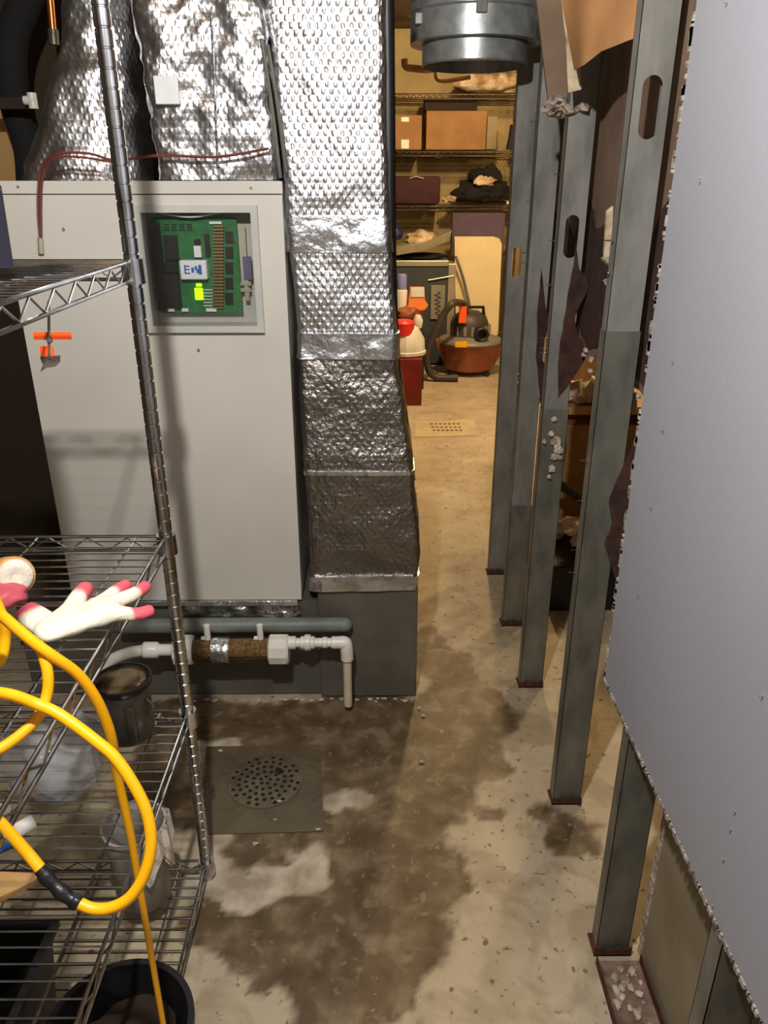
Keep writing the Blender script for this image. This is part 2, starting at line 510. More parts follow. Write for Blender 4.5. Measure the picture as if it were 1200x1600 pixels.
    wblot = k.ramp(nz(26.0, 8, 0.4), [(0.58, (0, 0, 0, 1)), (0.68, (0.5, 0.5, 0.5, 1))])
    wetc = mix(wblot, wetc, lin((138, 122, 98)))
    wetc = mix(wspk, wetc, lin((150, 138, 116)))
    palec = k.ramp(n_mid, [(0.38, lin((192, 180, 162))), (0.62, lin((150, 136, 116)))])
    aw = k.n('ShaderNodeAttribute', attribute_name='wet'); ap = k.n('ShaderNodeAttribute', attribute_name='pale')
    c = mix(aw.outputs['Fac'], dry, wetc)
    c = mix(ap.outputs['Fac'], c, palec)
    k.l(c, b.inputs['Base Color'])
    mr = k.n('ShaderNodeMapRange'); mr.inputs['To Min'].default_value = 0.78; mr.inputs['To Max'].default_value = 0.52
    b.inputs['Specular IOR Level'].default_value = 0.35
    k.l(aw.outputs['Fac'], mr.inputs[0]); k.l(mr.outputs[0], b.inputs['Roughness'])
    bp = k.n('ShaderNodeBump'); bp.inputs['Strength'].default_value = 0.16; bp.inputs['Distance'].default_value = 0.01
    k.l(n_mid, bp.inputs['Height'])
    bp2 = k.n('ShaderNodeBump'); bp2.inputs['Strength'].default_value = 0.25; bp2.inputs['Distance'].default_value = 0.004
    k.l(n_spk, bp2.inputs['Height']); k.l(bp.outputs[0], bp2.inputs['Normal'])
    k.l(bp2.outputs[0], b.inputs['Normal'])
    me.materials.append(k.m)
    o = bpy.data.objects.new('floor', me); COL.objects.link(o)
    return struct(o)
floor_mesh()

# ------------------------------------------------------------------ room shell
YF = 6.9                                      # front of the far room's rack
XS = 0.44                                     # corridor face of the steel stud wall
def wallbox(name, a, b, m): return struct(MB().box(a, b).build(name, m))
wallbox('ceiling', (-2.2, -1.7, 2.62), (3.4, 7.5, 2.72), M['ceil'])
wallbox('wall_back', (-2.2, 7.4, 0), (3.4, 7.5, 2.62), M['wall_cream'])
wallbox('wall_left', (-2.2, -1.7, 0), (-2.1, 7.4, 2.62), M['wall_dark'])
wallbox('wall_front', (-2.1, -1.7, 0), (3.3, -1.6, 2.62), M['wall_plain'])
wallbox('wall_side_room', (3.3, -1.7, 0), (3.4, 7.4, 2.62), M['wall_cream'])
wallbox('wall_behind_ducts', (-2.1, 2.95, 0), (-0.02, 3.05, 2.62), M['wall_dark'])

# grey painted board on the near studs, its foot cut away above the floor
BZ = atX(955, 1060, XS).z; BY = atX(955, 1060, XS).y
def ragged_board():
    mb = MB()
    out = []
    n = 70
    for i in range(n + 1):                    # bottom edge, from near to far
        y = -1.5 + (BY + 1.5) * i / n
        out.append(Vector((XS, y, BZ + 0.0035 * noise.noise(Vector((y * 40, 0, 0))))))
    for i in range(1, 90):
        z = BZ + (2.6 - BZ) * i / 90
        out.append(Vector((XS, BY + 0.006 * noise.noise(Vector((z * 25, 4, 0))) + 0.003 * noise.noise(Vector((z * 90, 4, 0))), z)))
    out.append(Vector((XS, BY, 2.6))); out.append(Vector((XS, -1.5, 2.6)))
    mb.poly(out, [], (-0.0125, 0, 0))
    w = struct(mb.build('wall_right', M['board']))
    # torn pale paper along the cut
    t = MB()
    for i in range(260):
        if i % 3:
            y = -0.2 + (BY + 0.2) * i / 260; z = BZ
            s = random.uniform(0.003, 0.007)
            t.box((XS - 0.015, y, z - s), (XS + 0.001, y + random.uniform(0.003, 0.009), z + 0.002))
        z = BZ + (2.3 - BZ) * (i / 260)
        if random.random() < 0.5:
            s = random.uniform(0.002, 0.008)
            t.box((XS - 0.0145, BY - 0.002, z), (XS + 0.001, BY + s, z + random.uniform(0.003, 0.016)))
    t.build('torn_edge', M['board_edge'], w, label='pale torn paper and gypsum along the cut edge')
ragged_board()

# brown back of the drywall on the other side of the studs, broken off at its foot
XO = XS + 0.092
def far_side_board():
    out = []
    ys = [1.18 + 1.62 * i / 60 for i in range(61)]
    for y in ys:
        base = 1.06 if y > 1.42 else 0.80
        out.append(Vector((XO, y, base + 0.05 * noise.noise(Vector((y * 9, 1, 0))) + 0.02 * noise.noise(Vector((y * 40, 1, 0))))))
    out.append(Vector((XO, 2.8, 2.6))); out.append(Vector((XO, 1.18, 2.6)))
    o = struct(MB().poly(out, [], (0.0125, 0, 0)).build('wall_side_board', M['brown_paper']))
    s = MB(); lo = []
    for y in ys: lo.append(Vector((XO - 0.0015, y, (1.08 if y > 1.42 else 0.82) + 0.05 * noise.noise(Vector((y * 9, 1, 0))) + 0.02 * noise.noise(Vector((y * 40, 1, 0))))))
    up = [Vector((XO - 0.0015, y, 1.36 + 0.09 * noise.noise(Vector((y * 7, 9, 0))) + 0.02 * noise.noise(Vector((y * 30, 9, 0))))) for y in reversed(ys)]
    s.poly(lo + up, [], (-0.001, 0, 0))
    s.build('mould_stain', M['stain_paper'], o, label='dark red-brown mouldy lower paper')
    g = MB()
    for i in range(46):
        y = random.uniform(1.5, 2.75); z = 1.04 + random.uniform(-0.02, 0.03)
        g.blob((XO - 0.004, y, z), (0.008, random.uniform(0.008, 0.02), random.uniform(0.006, 0.016)), seed=i, sub=1, amp=0.5)
    g.build('crumbled_edge', M['gypsum'], o, label='pale crumbled gypsum at the broken edge')
far_side_board()

# low strip of drywall left standing at the foot of the other side
def low_strip():
    a = 0.385
    out = [Vector((XO, -0.6, 0)), Vector((XO, 1.085, 0)), Vector((XO, 1.085, a + 0.01))]
    for i in range(60): 
        y = 1.08 - i / 60 * 1.68
        out.append(Vector((XO, y, a + 0.006 * noise.noise(Vector((y * 30, 2, 0))))))
    out.append(Vector((XO, -0.6, a)))
    o = MB().poly(out, [], (0.0125, 0, 0)).build('drywall_strip', M['tan_board'])
    tag(o, 'low tan strip of old drywall left standing under the grey wall board', 'drywall')
    e = MB()
    for i in range(110):
        y = 1.08 - i / 110 * 1.2
        e.box((XO - 0.002, y - 0.01, a - 0.006 + random.uniform(-0.004, 0.003)), (XO + 0.0135, y, a + 0.010 + random.uniform(-0.003, 0.003)))
    for i in range(40):
        z = i / 40 * a
        e.box((XO - 0.003, 1.078, z), (XO + 0.0135, 1.088 + random.uniform(0, 0.006), z + a / 40))
    e.build('torn_edge', M['gypsum'], o, label='whitish crumbly top and end edge')
low_strip()

# ------------------------------------------------------------------ steel studs
WD = 0.070
def slot(cx, y, cz, w=0.034, h=0.1):
    r = w / 2; pts = []
    for k in range(9): a = PI * k / 8; pts.append(Vector((cx + r * math.cos(a), y, cz + h / 2 - r + r * math.sin(a))))
    for k in range(9): a = PI + PI * k / 8; pts.append(Vector((cx + r * math.cos(a), y, cz - h / 2 + r + r * math.sin(a))))
    return pts
def c_section(mb, x0, x1, y, z0, z1, fl=0.034, holes=(), lip=0.009, ragged=0.0):
    th = 0.0012
    outer = [Vector((x0, y, z0)), Vector((x1, y, z0)), Vector((x1, y, z1)), Vector((x0, y, z1))]
    mb.poly(outer, [slot((x0 + x1) / 2, y, z) for z in holes], (0, th, 0))
    for x, s in ((x0, 1), (x1, -1)):
        mb.box((x, y, z0), (x + s * th, y + fl, z1))
        mb.box((x, y + fl - th, z0), (x + s * lip, y + fl, z1))
STUDS = []
def stud(Y, z_splice, holes, label, x0=XS, m_up=None, base=0.012, papers=(), lab_low='newer dark grey galvanised lower length'):
    root = empty('steel_stud', (x0 + WD / 2, Y + 0.017, 0), label, 'stud', 'steel studs of the stripped partition')
    mb = MB(); c_section(mb, x0 + 0.002, x0 + WD - 0.002, Y + 0.002, z_splice - 0.12 if z_splice else base, 2.6, holes=holes)
    mb.build('upper_stud', m_up or M['galv_old'], root)
    if z_splice:
        mb = MB(); c_section(mb, x0, x0 + WD, Y - 0.001, base, z_splice, fl=0.038)
        mb.build('lower_stud', M['galv'], root, label=lab_low)
    foot = MB(); n = 9
    out = [Vector((x0 - 0.004, Y - 0.006, 0)), Vector((x0 + WD + 0.002, Y - 0.006, 0))]
    for i in range(n + 1):
        t = 1 - i / n
        out.append(Vector((x0 - 0.004 + (WD + 0.006) * t, Y - 0.006, 0.016 + random.uniform(0, 0.012))))
    foot.poly(out, [], (0, 0.002, 0))
    foot.box((x0 - 0.004, Y - 0.006, 0.0005), (x0 + WD + 0.002, Y + 0.045, 0.004))
    foot.build('rusted_foot', M['rust'], root, label='rusty brown remnant of floor track')
    sc = MB()
    for i in range(8):
        z = random.uniform(0.35, 1.7)
        sc.lathe((x0 - 0.001, Y + 0.016, z), [(0.0035, 0), (0.0035, 0.002), (0.0012, 0.002), (0.0008, 0.016)], n=8, axis=(-1, 0, 0))
    split_build(sc, 'screw', M['chrome'], root)
    for pts, mm, nm, lb in papers:
        q = [at(px, py, Y - 0.004) for px, py in pts]
        out = []
        for i in range(len(q)):
            a = q[i]; b = q[(i + 1) % len(q)]
            for k in range(6):
                p = a.lerp(b, k / 6); jt = 0.003
                out.append(Vector((p.x + jt * noise.noise(p * 90), p.y, p.z + jt * noise.noise(p * 80 + Vector((9, 9, 9))))))
        MB().poly(out, [], (0, 0.0015, 0)).build(nm, mm, root, label=lb)
    return root
SP, GY = M['stain_paper'], M['gypsum']
Y1, Y2, Y3, Y4, Y5 = gr(767, 897).y, gr(800, 977).y, gr(827, 1073).y, gr(869, 1255).y, gr(958, 1490).y
dl = 'dark mouldy torn paper stuck to the steel'
stud(Y1, 0, [1.2], 'farthest steel stud, darkest, at the end of the stripped partition by the far room')
stud(Y2, at(830, 790, Y2).z, [1.75], 'second farthest steel stud, narrow, with mould patches beside its left edge',
     papers=[([(846, 420), (851, 470), (858, 500), (852, 530), (846, 560), (862, 590), (866, 640), (858, 690), (838, 700), (846, 640), (838, 560), (840, 480)], SP, 'torn_paper', dl)])
stud(Y3, at(870, 640, Y3).z, [at(925, 370, Y3).z], 'middle steel stud with slotted hole and wavy brown mould stain',
     papers=[([(900, 385), (905, 420), (916, 432), (920, 450), (908, 472), (898, 492), (900, 520), (912, 535), (914, 562), (900, 585), (885, 605), (872, 620), (872, 560), (886, 470)], SP, 'torn_paper', dl),
             ])
_s3 = [o for o in COL.objects if o.name.startswith('steel_stud')][-1]
_m = MB()
for _i, (_a, _b, _r) in enumerate(((866, 655, .007), (868, 690, .012), (871, 702, .013), (866, 714, .010), (862, 733, .009), (858, 745, .006), (850, 690, .006), (875, 716, .006), (862, 678, .007))):
    _m.blob(at(_a, _b, Y3 - 0.008), (_r, 0.006, _r * 1.2), seed=_i, sub=2, amp=0.8, fr=2.5)
tag(_m.build('gypsum_crumbs', M['gypsum'], _s3, label='white gypsum crumbs stuck to the stud'), kind='stuff')
_l = MB().box((at(822, 600, 2.55).x - 0.004, 2.55, 0.0), (at(822, 600, 2.55).x + 0.006, 2.59, 1.5))
tag(_l.build('wooden_lath', M['wood']), 'thin tan wooden lath standing between the two farthest studs', 'lath')
stud(Y4, at(980, 518, Y4).z, [at(1043, 168, Y4).z], 'nearest full-height steel stud, widest, slotted hole near top, beside the grey board edge',
     papers=[([(1003, 665), (984, 705), (966, 745), (951, 785), (956, 820), (944, 850), (962, 905), (976, 900), (985, 800), (998, 740)], SP, 'torn_paper', dl)])
stud(Y5, 0, [], 'steel stud showing only its lower length under the grey board, standing by the rubble groove', m_up=M['galv'])
stud(Y5 - 0.4, 0, [], 'steel stud under the grey board at the bottom right corner of the view', m_up=M['galv'])

# rubble-filled groove where the floor track was
def groove():
    root = empty('floor_track', (XS + 0.04, 0.7, 0), 'broken rusty floor track with debris at the foot of the grey board', 'track')
    m = MB()
    m.box((XS - 0.004, 0.0, 0.0005), (XS + 0.086, Y5 - 0.02, 0.003))
    m.box((XS - 0.004, 0.0, 0.0005), (XS - 0.002, Y5 - 0.02, 0.022))
    m.box((XS + 0.084, 0.0, 0.0005), (XS + 0.086, Y5 - 0.02, 0.026))
    split_build(m, 'channel', M['rust'], root)
    MB().box((XS, 0.0, 0.003), (XS + 0.083, Y5 - 0.02, 0.006)).build('dust_bed', mat('pinkish_dust', (132, 112, 100), 0.95, rgb2=(96, 74, 64), nscale=40, bump=0.6), root)
    d = MB()
    for i in range(70):
        y = random.uniform(0.5, Y5 - 0.03); s = random.uniform(0.003, 0.011)
        d.blob((random.uniform(XS + 0.008, XS + 0.075), y, 0.003 + s * 0.6), (s, s * 1.3, s * 0.8), seed=i, sub=1, amp=0.6)
    tag(d.build('debris', M['gypsum'], root, label='pale gypsum crumbs'), kind='stuff')
groove()

# torn kraft sheet and broken gypsum at the head of the studs
def kraft_sheet():
    root = empty('kraft_paper_flap', at(950, 60, 1.85), 'torn brown kraft paper sheet hanging at the head of the studs', 'paper')
    top = [(866, -60), (905, -60), (945, -60), (990, -60), (1035, -60)]
    bot = [(897, 110), (912, 102), (940, 80), (985, 62), (1027, 47)]
    R = []
    for j in range(13):
        t = j / 12; row = []
        for i in range(17):
            u = i / 16 * 4; k = min(3, int(u)); f = u - k
            a = Vector(top[k]).lerp(Vector(top[k + 1]), f); b = Vector(bot[k]).lerp(Vector(bot[k + 1]), f)
            p = a.lerp(b, t)
            q = at(min(p.x, 1022), p.y, 1.86 - 0.27 * (i / 16) + 0.012 * math.sin(i * 0.8 + t * 2) - 0.05 * t * t)
            row.append(q)
        R.append(row)
    back = [[p + Vector((0.001, 0.002, 0)) for p in r] for r in R]
    mb = MB(); mb.rings(R, cap=False, closed=False); mb.rings(back, cap=False, closed=False)
    mb.build('sheet', M['kraft'], root, smooth=True)
    s = MB()
    s.poly([at(872, -40, 1.9), at(895, -40, 1.9), at(905, 50, 1.9), at(908, 140, 1.9), at(888, 145, 1.9), at(884, 60, 1.9)], [], (0, 0.004, 0))
    s.build('paper_edge', M['crumpled'], root, label='paler torn edge strip')
kraft_sheet()
def broken_gypsum():
    mb = MB()
    for i, (px, py) in enumerate([(858, 170), (868, 160), (878, 166), (888, 172), (898, 160), (905, 150), (908, 168), (880, 178), (895, 178), (866, 174), (904, 138), (912, 158)]):
        mb.blob(at(px, py, 2.0 + 0.02 * (i % 3)), (0.018, 0.03, 0.014), seed=i, amp=0.9, sub=2, fr=2.5)
    o = mb.build('broken_gypsum', M['gypsum'])
    tag(o, 'crumbling white gypsum lump with torn paper above the second stud', 'gypsum')
    st = MB().poly([at(835, -30, 2.06), at(874, -30, 2.06), at(890, 60, 2.06), at(893, 160, 2.06), at(858, 168, 2.06), at(850, 100, 2.06)], [], (0, 0.012, 0))
    tag(st.build('drywall_scrap', M['brown_paper']), 'narrow brown drywall scrap hanging above the crumbled gypsum', 'drywall')
broken_gypsum()
def fragments():
    # white broken drywall corner jutting between the two nearest full studs
    root = empty('drywall_fragment', at(955, 400, 1.75), 'white broken drywall corner jutting between the two nearest tall studs', 'drywall')
    mb = MB()
    mb.poly([at(948, 330, 1.75), at(958, 322, 1.75), at(956, 402, 1.75), at(944, 402, 1.75)], [], (0.0, 0.01, 0))
    mb.build('upright_sliver', M['crumpled'], root)
    mb = MB()
    mb.poly([at(940, 402, 1.75), at(955, 400, 1.75), at(973, 415, 1.70), at(968, 426, 1.70)], [], (0.0, 0.012, -0.004))
    mb.poly([at(943, 440, 1.75), at(968, 430, 1.72), at(972, 434, 1.72), at(946, 446, 1.75)], [], (0.0, 0.01, 0.002))
    mb.build('corner_piece', M['gypsum'], root)
fragments()

# ------------------------------------------------------------------ air handler cabinet
YC = 1.94
CX0, CX1 = at(41, 537, YC).x, at(452, 537, YC).x
CZ0, CZ1 = at(380, 937, YC).z, at(300, 284, YC).z
def cabinet():
    root = empty('air_handler', ((CX0 + CX1) / 2, YC + 0.3, CZ0), 'tall cream-grey steel air handler cabinet with a window onto a green circuit board', 'air handler')
    wx0, wx1 = at(232, 420, YC).x, at(398, 420, YC).x
    wz0, wz1 = at(315, 508, YC).z, at(315, 332, YC).z
    cap_z = at(300, 303, YC).z
    b = MB()
    hole = [Vector((wx0, YC, wz0)), Vector((wx1, YC, wz0)), Vector((wx1, YC, wz1)), Vector((wx0, YC, wz1))]
    b.poly([Vector((CX0, YC, CZ0)), Vector((CX1, YC, CZ0)), Vector((CX1, YC, cap_z - 0.002)), Vector((CX0, YC, cap_z - 0.002))], [hole], (0, 0.004, 0))
    b.build('front_panel', M['cabinet'], root)
    s = MB()
    s.box((CX0, YC + 0.004, CZ0), (CX0 + 0.003, YC + 0.6, CZ1)); s.box((CX1 - 0.003, YC + 0.004, CZ0), (CX1, YC + 0.6, CZ1))
    s.box((CX0, YC + 0.597, CZ0), (CX1, YC + 0.6, CZ1)); s.box((CX0, YC + 0.004, CZ0), (CX1, YC + 0.6, CZ0 + 0.003)); s.box((CX0, YC + 0.004, CZ1 - 0.003), (CX1, YC + 0.6, CZ1))
    s.build('casing', M['cabinet'], root)
    c = MB().box((CX0 - 0.002, YC - 0.004, cap_z), (CX1 + 0.002, YC + 0.01, CZ1 + 0.002), 0.0015)
    cap = c.build('top_rail', M['cabinet'], root)
    scr = MB()
    for px, py in ((28, 292), (392, 294), (407, 451), (310, 547), (99, 358)):
        p = at(px, py, YC - 0.004); scr.lathe(p, [(0.0035, 0), (0.003, 0.0015)], n=12, axis=(0, -1, 0))
    split_build(scr, 'screw', M['galv_old'], root)
    # window: protruding frame, recess, board, clear cover
    fr = MB(); e = 0.016; y0 = YC - 0.016
    o = [Vector((wx0 - e, YC, wz0 - e)), Vector((wx1 + e, YC, wz0 - e)), Vector((wx1 + e, YC, wz1 + e)), Vector((wx0 - e, YC, wz1 + e))]
    fr.poly(o, [hole], (0, y0 - YC, 0))
    w = fr.build('control_window', M['frame_plastic'], root, label='grey plastic window frame over the circuit board')
    bx = MB(); d = YC + 0.05
    bx.box((wx0 - 0.002, d, wz0 - 0.002), (wx1 + 0.002, d + 0.002, wz1 + 0.002))
    for a_, b_ in (((wx0 - 0.002, YC + 0.004, wz0), (wx0, d, wz1)), ((wx1, YC + 0.004, wz0), (wx1 + 0.002, d, wz1)), ((wx0, YC + 0.004, wz0 - 0.002), (wx1, d, wz0)), ((wx0, YC + 0.004, wz1), (wx1, d, wz1 + 0.002))): bx.box(a_, b_)
    bx.build('recess', M['frame_plastic'], w)
    cl = MB().box((wx0, YC - 0.010, wz0), (wx1, YC - 0.008, wz1)); cl.build('clear_cover', M['clear'], w)
    yb = YC + 0.026
    def r(mb, x0_, y0_, x1_, y1_, dep=0.004, base=yb, bev=0): frontbox(mb, x0_, y0_, x1_, y1_, base - dep, dep, bev)
    pcb = MB(); r(pcb, 243, 340, 374, 489, 0.002)
    pb = pcb.build('circuit_board', M['pcb'], root)
    q = MB()
    for a_ in ((240, 350, 254, 486), (256, 368, 276, 405), (256, 410, 276, 425), (258, 428, 280, 480)): r(q, *a_, dep=0.02)
    r(q, 303, 374, 312, 384, 0.014); 
    for i in range(5): r(q, 352, 362 + i * 24, 364, 380 + i * 24, 0.006)
    for i in range(12): r(q, 256 + (i % 4) * 12, 350 + (i // 4) * 4, 264 + (i % 4) * 12, 352 + (i // 4) * 4, 0.004)
    r(q, 320, 366, 327, 400, 0.012)
    split_build(q, 'component', M['chip'], pb)
    q = MB()
    for i in range(26): r(q, 333, 352 + i * 5.1, 349, 355 + i * 5.1, 0.010)
    q.build('terminal_strip', M['solder'], pb, label='long brass terminal strip')
    q = MB(); r(q, 327, 346, 346, 350, 0.008); r(q, 303, 384, 314, 402, 0.016); r(q, 262, 482, 272, 487, 0.01); r(q, 284, 482, 294, 487, 0.01); r(q, 322, 482, 338, 487, 0.01)
    for i in range(6): r(q, 318, 452 + i * 5, 332, 453.3 + i * 5, 0.0026)
    split_build(q, 'connector', M['sticker'], pb)
    q = MB(); r(q, 281, 407, 323, 437, 0.0256, bev=0.003)
    stk = q.build('label', M['sticker'], pb, label='white label with blurred blue print')
    q = MB()
    for a_ in ((289, 415, 296, 417), (289, 420, 296, 422), (289, 426, 297, 428), (288, 414, 290, 428), (299, 418, 303, 426), (304, 416, 308, 422), (307, 421, 311, 427), (310, 414, 315, 429)): r(q, *a_, dep=0.0262)
    q.build('blue_print', M['blue_ink'], stk)
    q = MB(); r(q, 304, 450, 317, 469, 0.006, bev=0.002); r(q, 306, 443, 315, 448, 0.005, bev=0.001)
    split_build(q, 'lit_indicator', M['led'], pb, label='glowing yellow-green indicator')
    q = MB(); r(q, 379, 350, 386, 470, 0.004); r(q, 376, 440, 392, 446, 0.006); r(q, 376, 450, 392, 456, 0.006)
    split_build(q, 'wire_strip', M['alum'], pb)
    q = MB(); r(q, 380, 401, 393, 437, 0.007)
    q.build('blue_label', mat('dusty_blue_label', (92, 94, 130), 0.6), pb)
    # folded white sheet along the head of the window
    q = MB(); q.tube(spline([at(252, 334, YC + .01), at(300, 339, YC + .006), at(350, 331, YC + .01)], 6), 0.0022, 6)
    q.build('wire', M['sticker'], pb)
cabinet()

# ------------------------------------------------------------------ bare plenum below
PZ = at(560, 922, YC).z
PX1 = at(650, 1090, YC).x
def plenum():
    root = empty('duct_plenum', ((CX0 + PX1) / 2, YC + 0.3, 0), 'bare grey sheet metal base plenum on the wet floor under the air handler', 'duct')
    b = MB().box((at(170, 1030, YC).x - 0.25, YC + 0.015, 0.006), (at(500, 1030, YC).x, YC + 0.6, CZ0 - 0.012)); b.build('base_box', M['duct_bare'], root)
    b = MB().box((at(500, 1030, YC).x, YC, 0.004), (PX1, YC + 0.5, PZ), 0.004); b.build('duct_boot', M['duct_bare'], root)
    f = MB()
    f.box((at(170, 1030, YC).x - 0.25, YC - 0.004, CZ0 - 0.02), (at(470, 1030, YC).x, YC + 0.015, CZ0 - 0.002), 0.003)
    f.build('foil_tape_ledge', M['tape'], root, label='shiny foil tape along the foot of the cabinet')
    c = MB()
    for i in range(26):
        x = at(295 + i * 14 + random.uniform(-5, 5), 1098, YC).x; s = random.uniform(0.003, 0.008)
        c.blob((x, YC - 0.006 - random.uniform(0, .01), 0.003), (s * 1.6, s, s * 0.6), seed=i, sub=1, amp=0.5)
    c.build('sealant_crumbs', M['gypsum'], root, label='white crumbs of sealant along the foot')
    w = MB()
    ring = []
    x0_, x1_ = at(268, 960, YC).x, at(470, 960, YC).x
    R = []
    for j in range(10):
        t = j / 9; row = []
        for i in range(40):
            x = x0_ + (x1_ - x0_) * i / 39
            z = CZ0 - 0.022 - 0.085 * t + 0.006 * noise.noise(Vector((x * 30, t * 3, 1)))
            row.append(Vector((x, YC + 0.004 - 0.012 * math.sin(PI * t) + 0.010 * noise.noise(Vector((x * 22, t * 4, 0))), z)))
        R.append(row)
    w.rings(R, cap=False, closed=False); w.rings([[p + Vector((0, 0.001, 0)) for p in r] for r in R], cap=False, closed=False)
    w.build('plastic_wrap', M['wrap'], root, smooth=True, label='crinkled clear plastic over the upper plenum')
plenum()

# ------------------------------------------------------------------ foil wrapped ducts
def rrect(x0, x1, y0, y1, z, r, step=0.006, amp=0.006, seed=0, fr=9.0, wr=0.0):
    pts = []
    def seg(a, b):
        n = max(1, int(round((Vector(b) - Vector(a)).length / step)))
        for i in range(n): pts.append(Vector(a).lerp(Vector(b), i / n))
    def arc(cx, cy, a0):
        for i in range(5): a = a0 + PI / 2 * i / 5; pts.append(Vector((cx + r * math.cos(a), cy + r * math.sin(a), z)))
    return pts, seg, arc
def wrapped(name, secs, z0, z1, m, parent, amp=0.006, seed=0, fr=8.0, dz=0.007, nx=44, ny=20, ridge=0.0, label=None):
    """secs: list of (z, x0, x1, y0, y1) interpolated"""
    def lerp_sec(z):
        s = secs
        if z <= s[0][0]: return s[0][1:]
        for a, b in zip(s, s[1:]):
            if z <= b[0]:
                t = (z - a[0]) / (b[0] - a[0]); t = t * t * (3 - 2 * t)
                return tuple(a[i] + (b[i] - a[i]) * t for i in range(1, 5))
        return s[-1][1:]
    rings = []
    n = max(2, int((z1 - z0) / dz))
    off = Vector((seed * 7.1, seed * 3.3, seed * 1.9))
    for k in range(n + 1):
        z = z0 + (z1 - z0) * k / n
        x0, x1, y0, y1 = lerp_sec(z)
        cx, cy = (x0 + x1) / 2, (y0 + y1) / 2; hx, hy = (x1 - x0) / 2, (y1 - y0) / 2
        ring = []
        N = 2 * (nx + ny)
        for j in range(N):
            if j < nx: u, v = -1 + 2 * j / nx, -1
            elif j < nx + ny: u, v = 1, -1 + 2 * (j - nx) / ny
            elif j < 2 * nx + ny: u, v = 1 - 2 * (j - nx - ny) / nx, 1
            else: u, v = -1, 1 - 2 * (j - 2 * nx - ny) / ny
            r = 0.018
            px_, py_ = u * hx, v * hy
            qx, qy = max(-(hx - r), min(hx - r, px_)), max(-(hy - r), min(hy - r, py_))
            d = Vector((px_ - qx, py_ - qy, 0))
            nrm = d.normalized() if d.length > 1e-6 else Vector((0, v, 0)) if abs(v) == 1 else Vector((u, 0, 0))
            base = Vector((qx, qy, 0)) + nrm * r if d.length > 1e-6 else Vector((px_, py_, 0))
            p = Vector((cx, cy, z)) + base
            s = noise.noise(p * fr + off) + 0.5 * noise.noise(p * fr * 2.6 + off)
            rd = (1 - abs(noise.noise(Vector((p.x * 14, p.y * 14, p.z * 22)) + off)) * 2) * ridge
            p = p + nrm * (amp * s + rd)
            ring.append(p)
        rings.append(ring)
    mb = MB(); mb.rings(rings)
    return mb.build(name, m, parent, smooth=70, label=label)

YD = YC - 0.005
def main_duct():
    root = empty('foil_wrapped_duct', (-0.1, YC + 0.2, PZ), 'tall foil bubble-wrap insulated duct standing right of the air handler cabinet', 'duct')
    def px(a, b, y): return at(a, y, YD).x, at(b, y, YD).x
    def z(y): return at(540, y, YD).z
    S = []
    for y, a, b, yo in ((915, 484, 652, 0.0), (860, 482, 656, -0.012), (740, 474, 647, -0.010), (640, 468, 634, 0.0), (560, 464, 620, 0.01), (300, 444, 607, 0.01), (100, 424, 602, 0.015), (0, 412, 600, 0.015), (-150, 395, 598, 0.02)):
        x0, x1 = px(a, b, y); S.append((z(y), x0, x1, YD + yo, YD + 0.44))
    S.append((2.61, S[-1][1], S[-1][2], S[-1][3], S[-1][4]))
    wrapped('insulation', S, z(545), 2.6, M['foil'], root, amp=0.006, seed=1, ridge=0.001)
    wrapped('lower_insulation', S, z(918), z(543), M['foil_floor_tint'], root, amp=0.006, seed=1, ridge=0.001, label='lower foil wrap with flatter texture, dark floor reflection painted into its colour')
    for (ya, yb, sd) in ((395, 340, 2), (562, 522, 3), (922, 900, 4)):
        T = [(s[0], s[1] - 0.004, s[2] + 0.004, s[3] - 0.006, s[4] + 0.004) for s in S]
        wrapped('tape_band', T, z(ya), z(yb), M['tape'], root, amp=0.006, seed=1, dz=0.004, ridge=0.0015)
    e = MB(); pts = [at(p[0], p[1], YD + 0.06) for p in ((604, -60), (607, 200), (609, 400), (615, 560), (627, 650), (640, 750))]
    e.tube(spline(pts, 6), 0.017, 10); e.build('foam_edge', M['black_plastic'], root, smooth=40, label='dark foam edge along the far right side')
    T = [(s[0], s[1] - 0.003, s[2] + 0.003, s[3] - 0.005, s[4] + 0.003) for s in S]
    wrapped('seam_tape', T, z(740), z(734), M['tape'], root, amp=0.006, seed=1, dz=0.003)
main_duct()

def upper_plenum():
    root = empty('foil_wrapped_plenum', (-0.5, YC + 0.25, CZ1), 'crumpled foil-wrapped supply plenum sitting on top of the air handler', 'duct')
    x0, x1 = at(232, 150, YC).x, at(432, 270, YC).x
    xt = at(395, 20, YC).x
    S = [(CZ1, x0, x1, YC + 0.006, YC + 0.5), (CZ1 + 0.2, x0 - 0.01, x1 - 0.005, YC - 0.004, YC + 0.5), (CZ1 + 0.45, x0 - 0.02, xt + 0.02, YC + 0.01, YC + 0.5), (2.61, x0 - 0.02, xt + 0.02, YC + 0.02, YC + 0.5)]
    wrapped('insulation', S, CZ1 + 0.004, 2.6, M['foil_crumple'], root, amp=0.014, seed=5, fr=9, ridge=0.005)
    t = MB()
    for (a, b) in (((330, 20), (335, 130)), ((335, 130), (340, 260))):
        t.tube([at(a[0], a[1], YC - 0.012), at(b[0], b[1], YC - 0.012)], 0.003, 6)
    t.build('seam', M['tape'], root)
    n = MB(); frontbox(n, 241, 118, 279, 163, YC - 0.03, 0.008, 0.002)
    tag(n.build('white_plate', M['sticker'], root, label='small blank white square plate on the foil'))
    g = MB()
    for a, b in (((408, 60), (438, 278)), ((418, 70), (447, 270))):
        g.tube(spline([at(a[0], a[1], YC - 0.02), at((a[0] + b[0]) / 2 + 2, (a[1] + b[1]) / 2, YC - 0.016), at(b[0], b[1], YC - 0.02)], 5), 0.0045, 8)
    split_build(g, 'corner_strip', M['galv'], root, smooth=40)
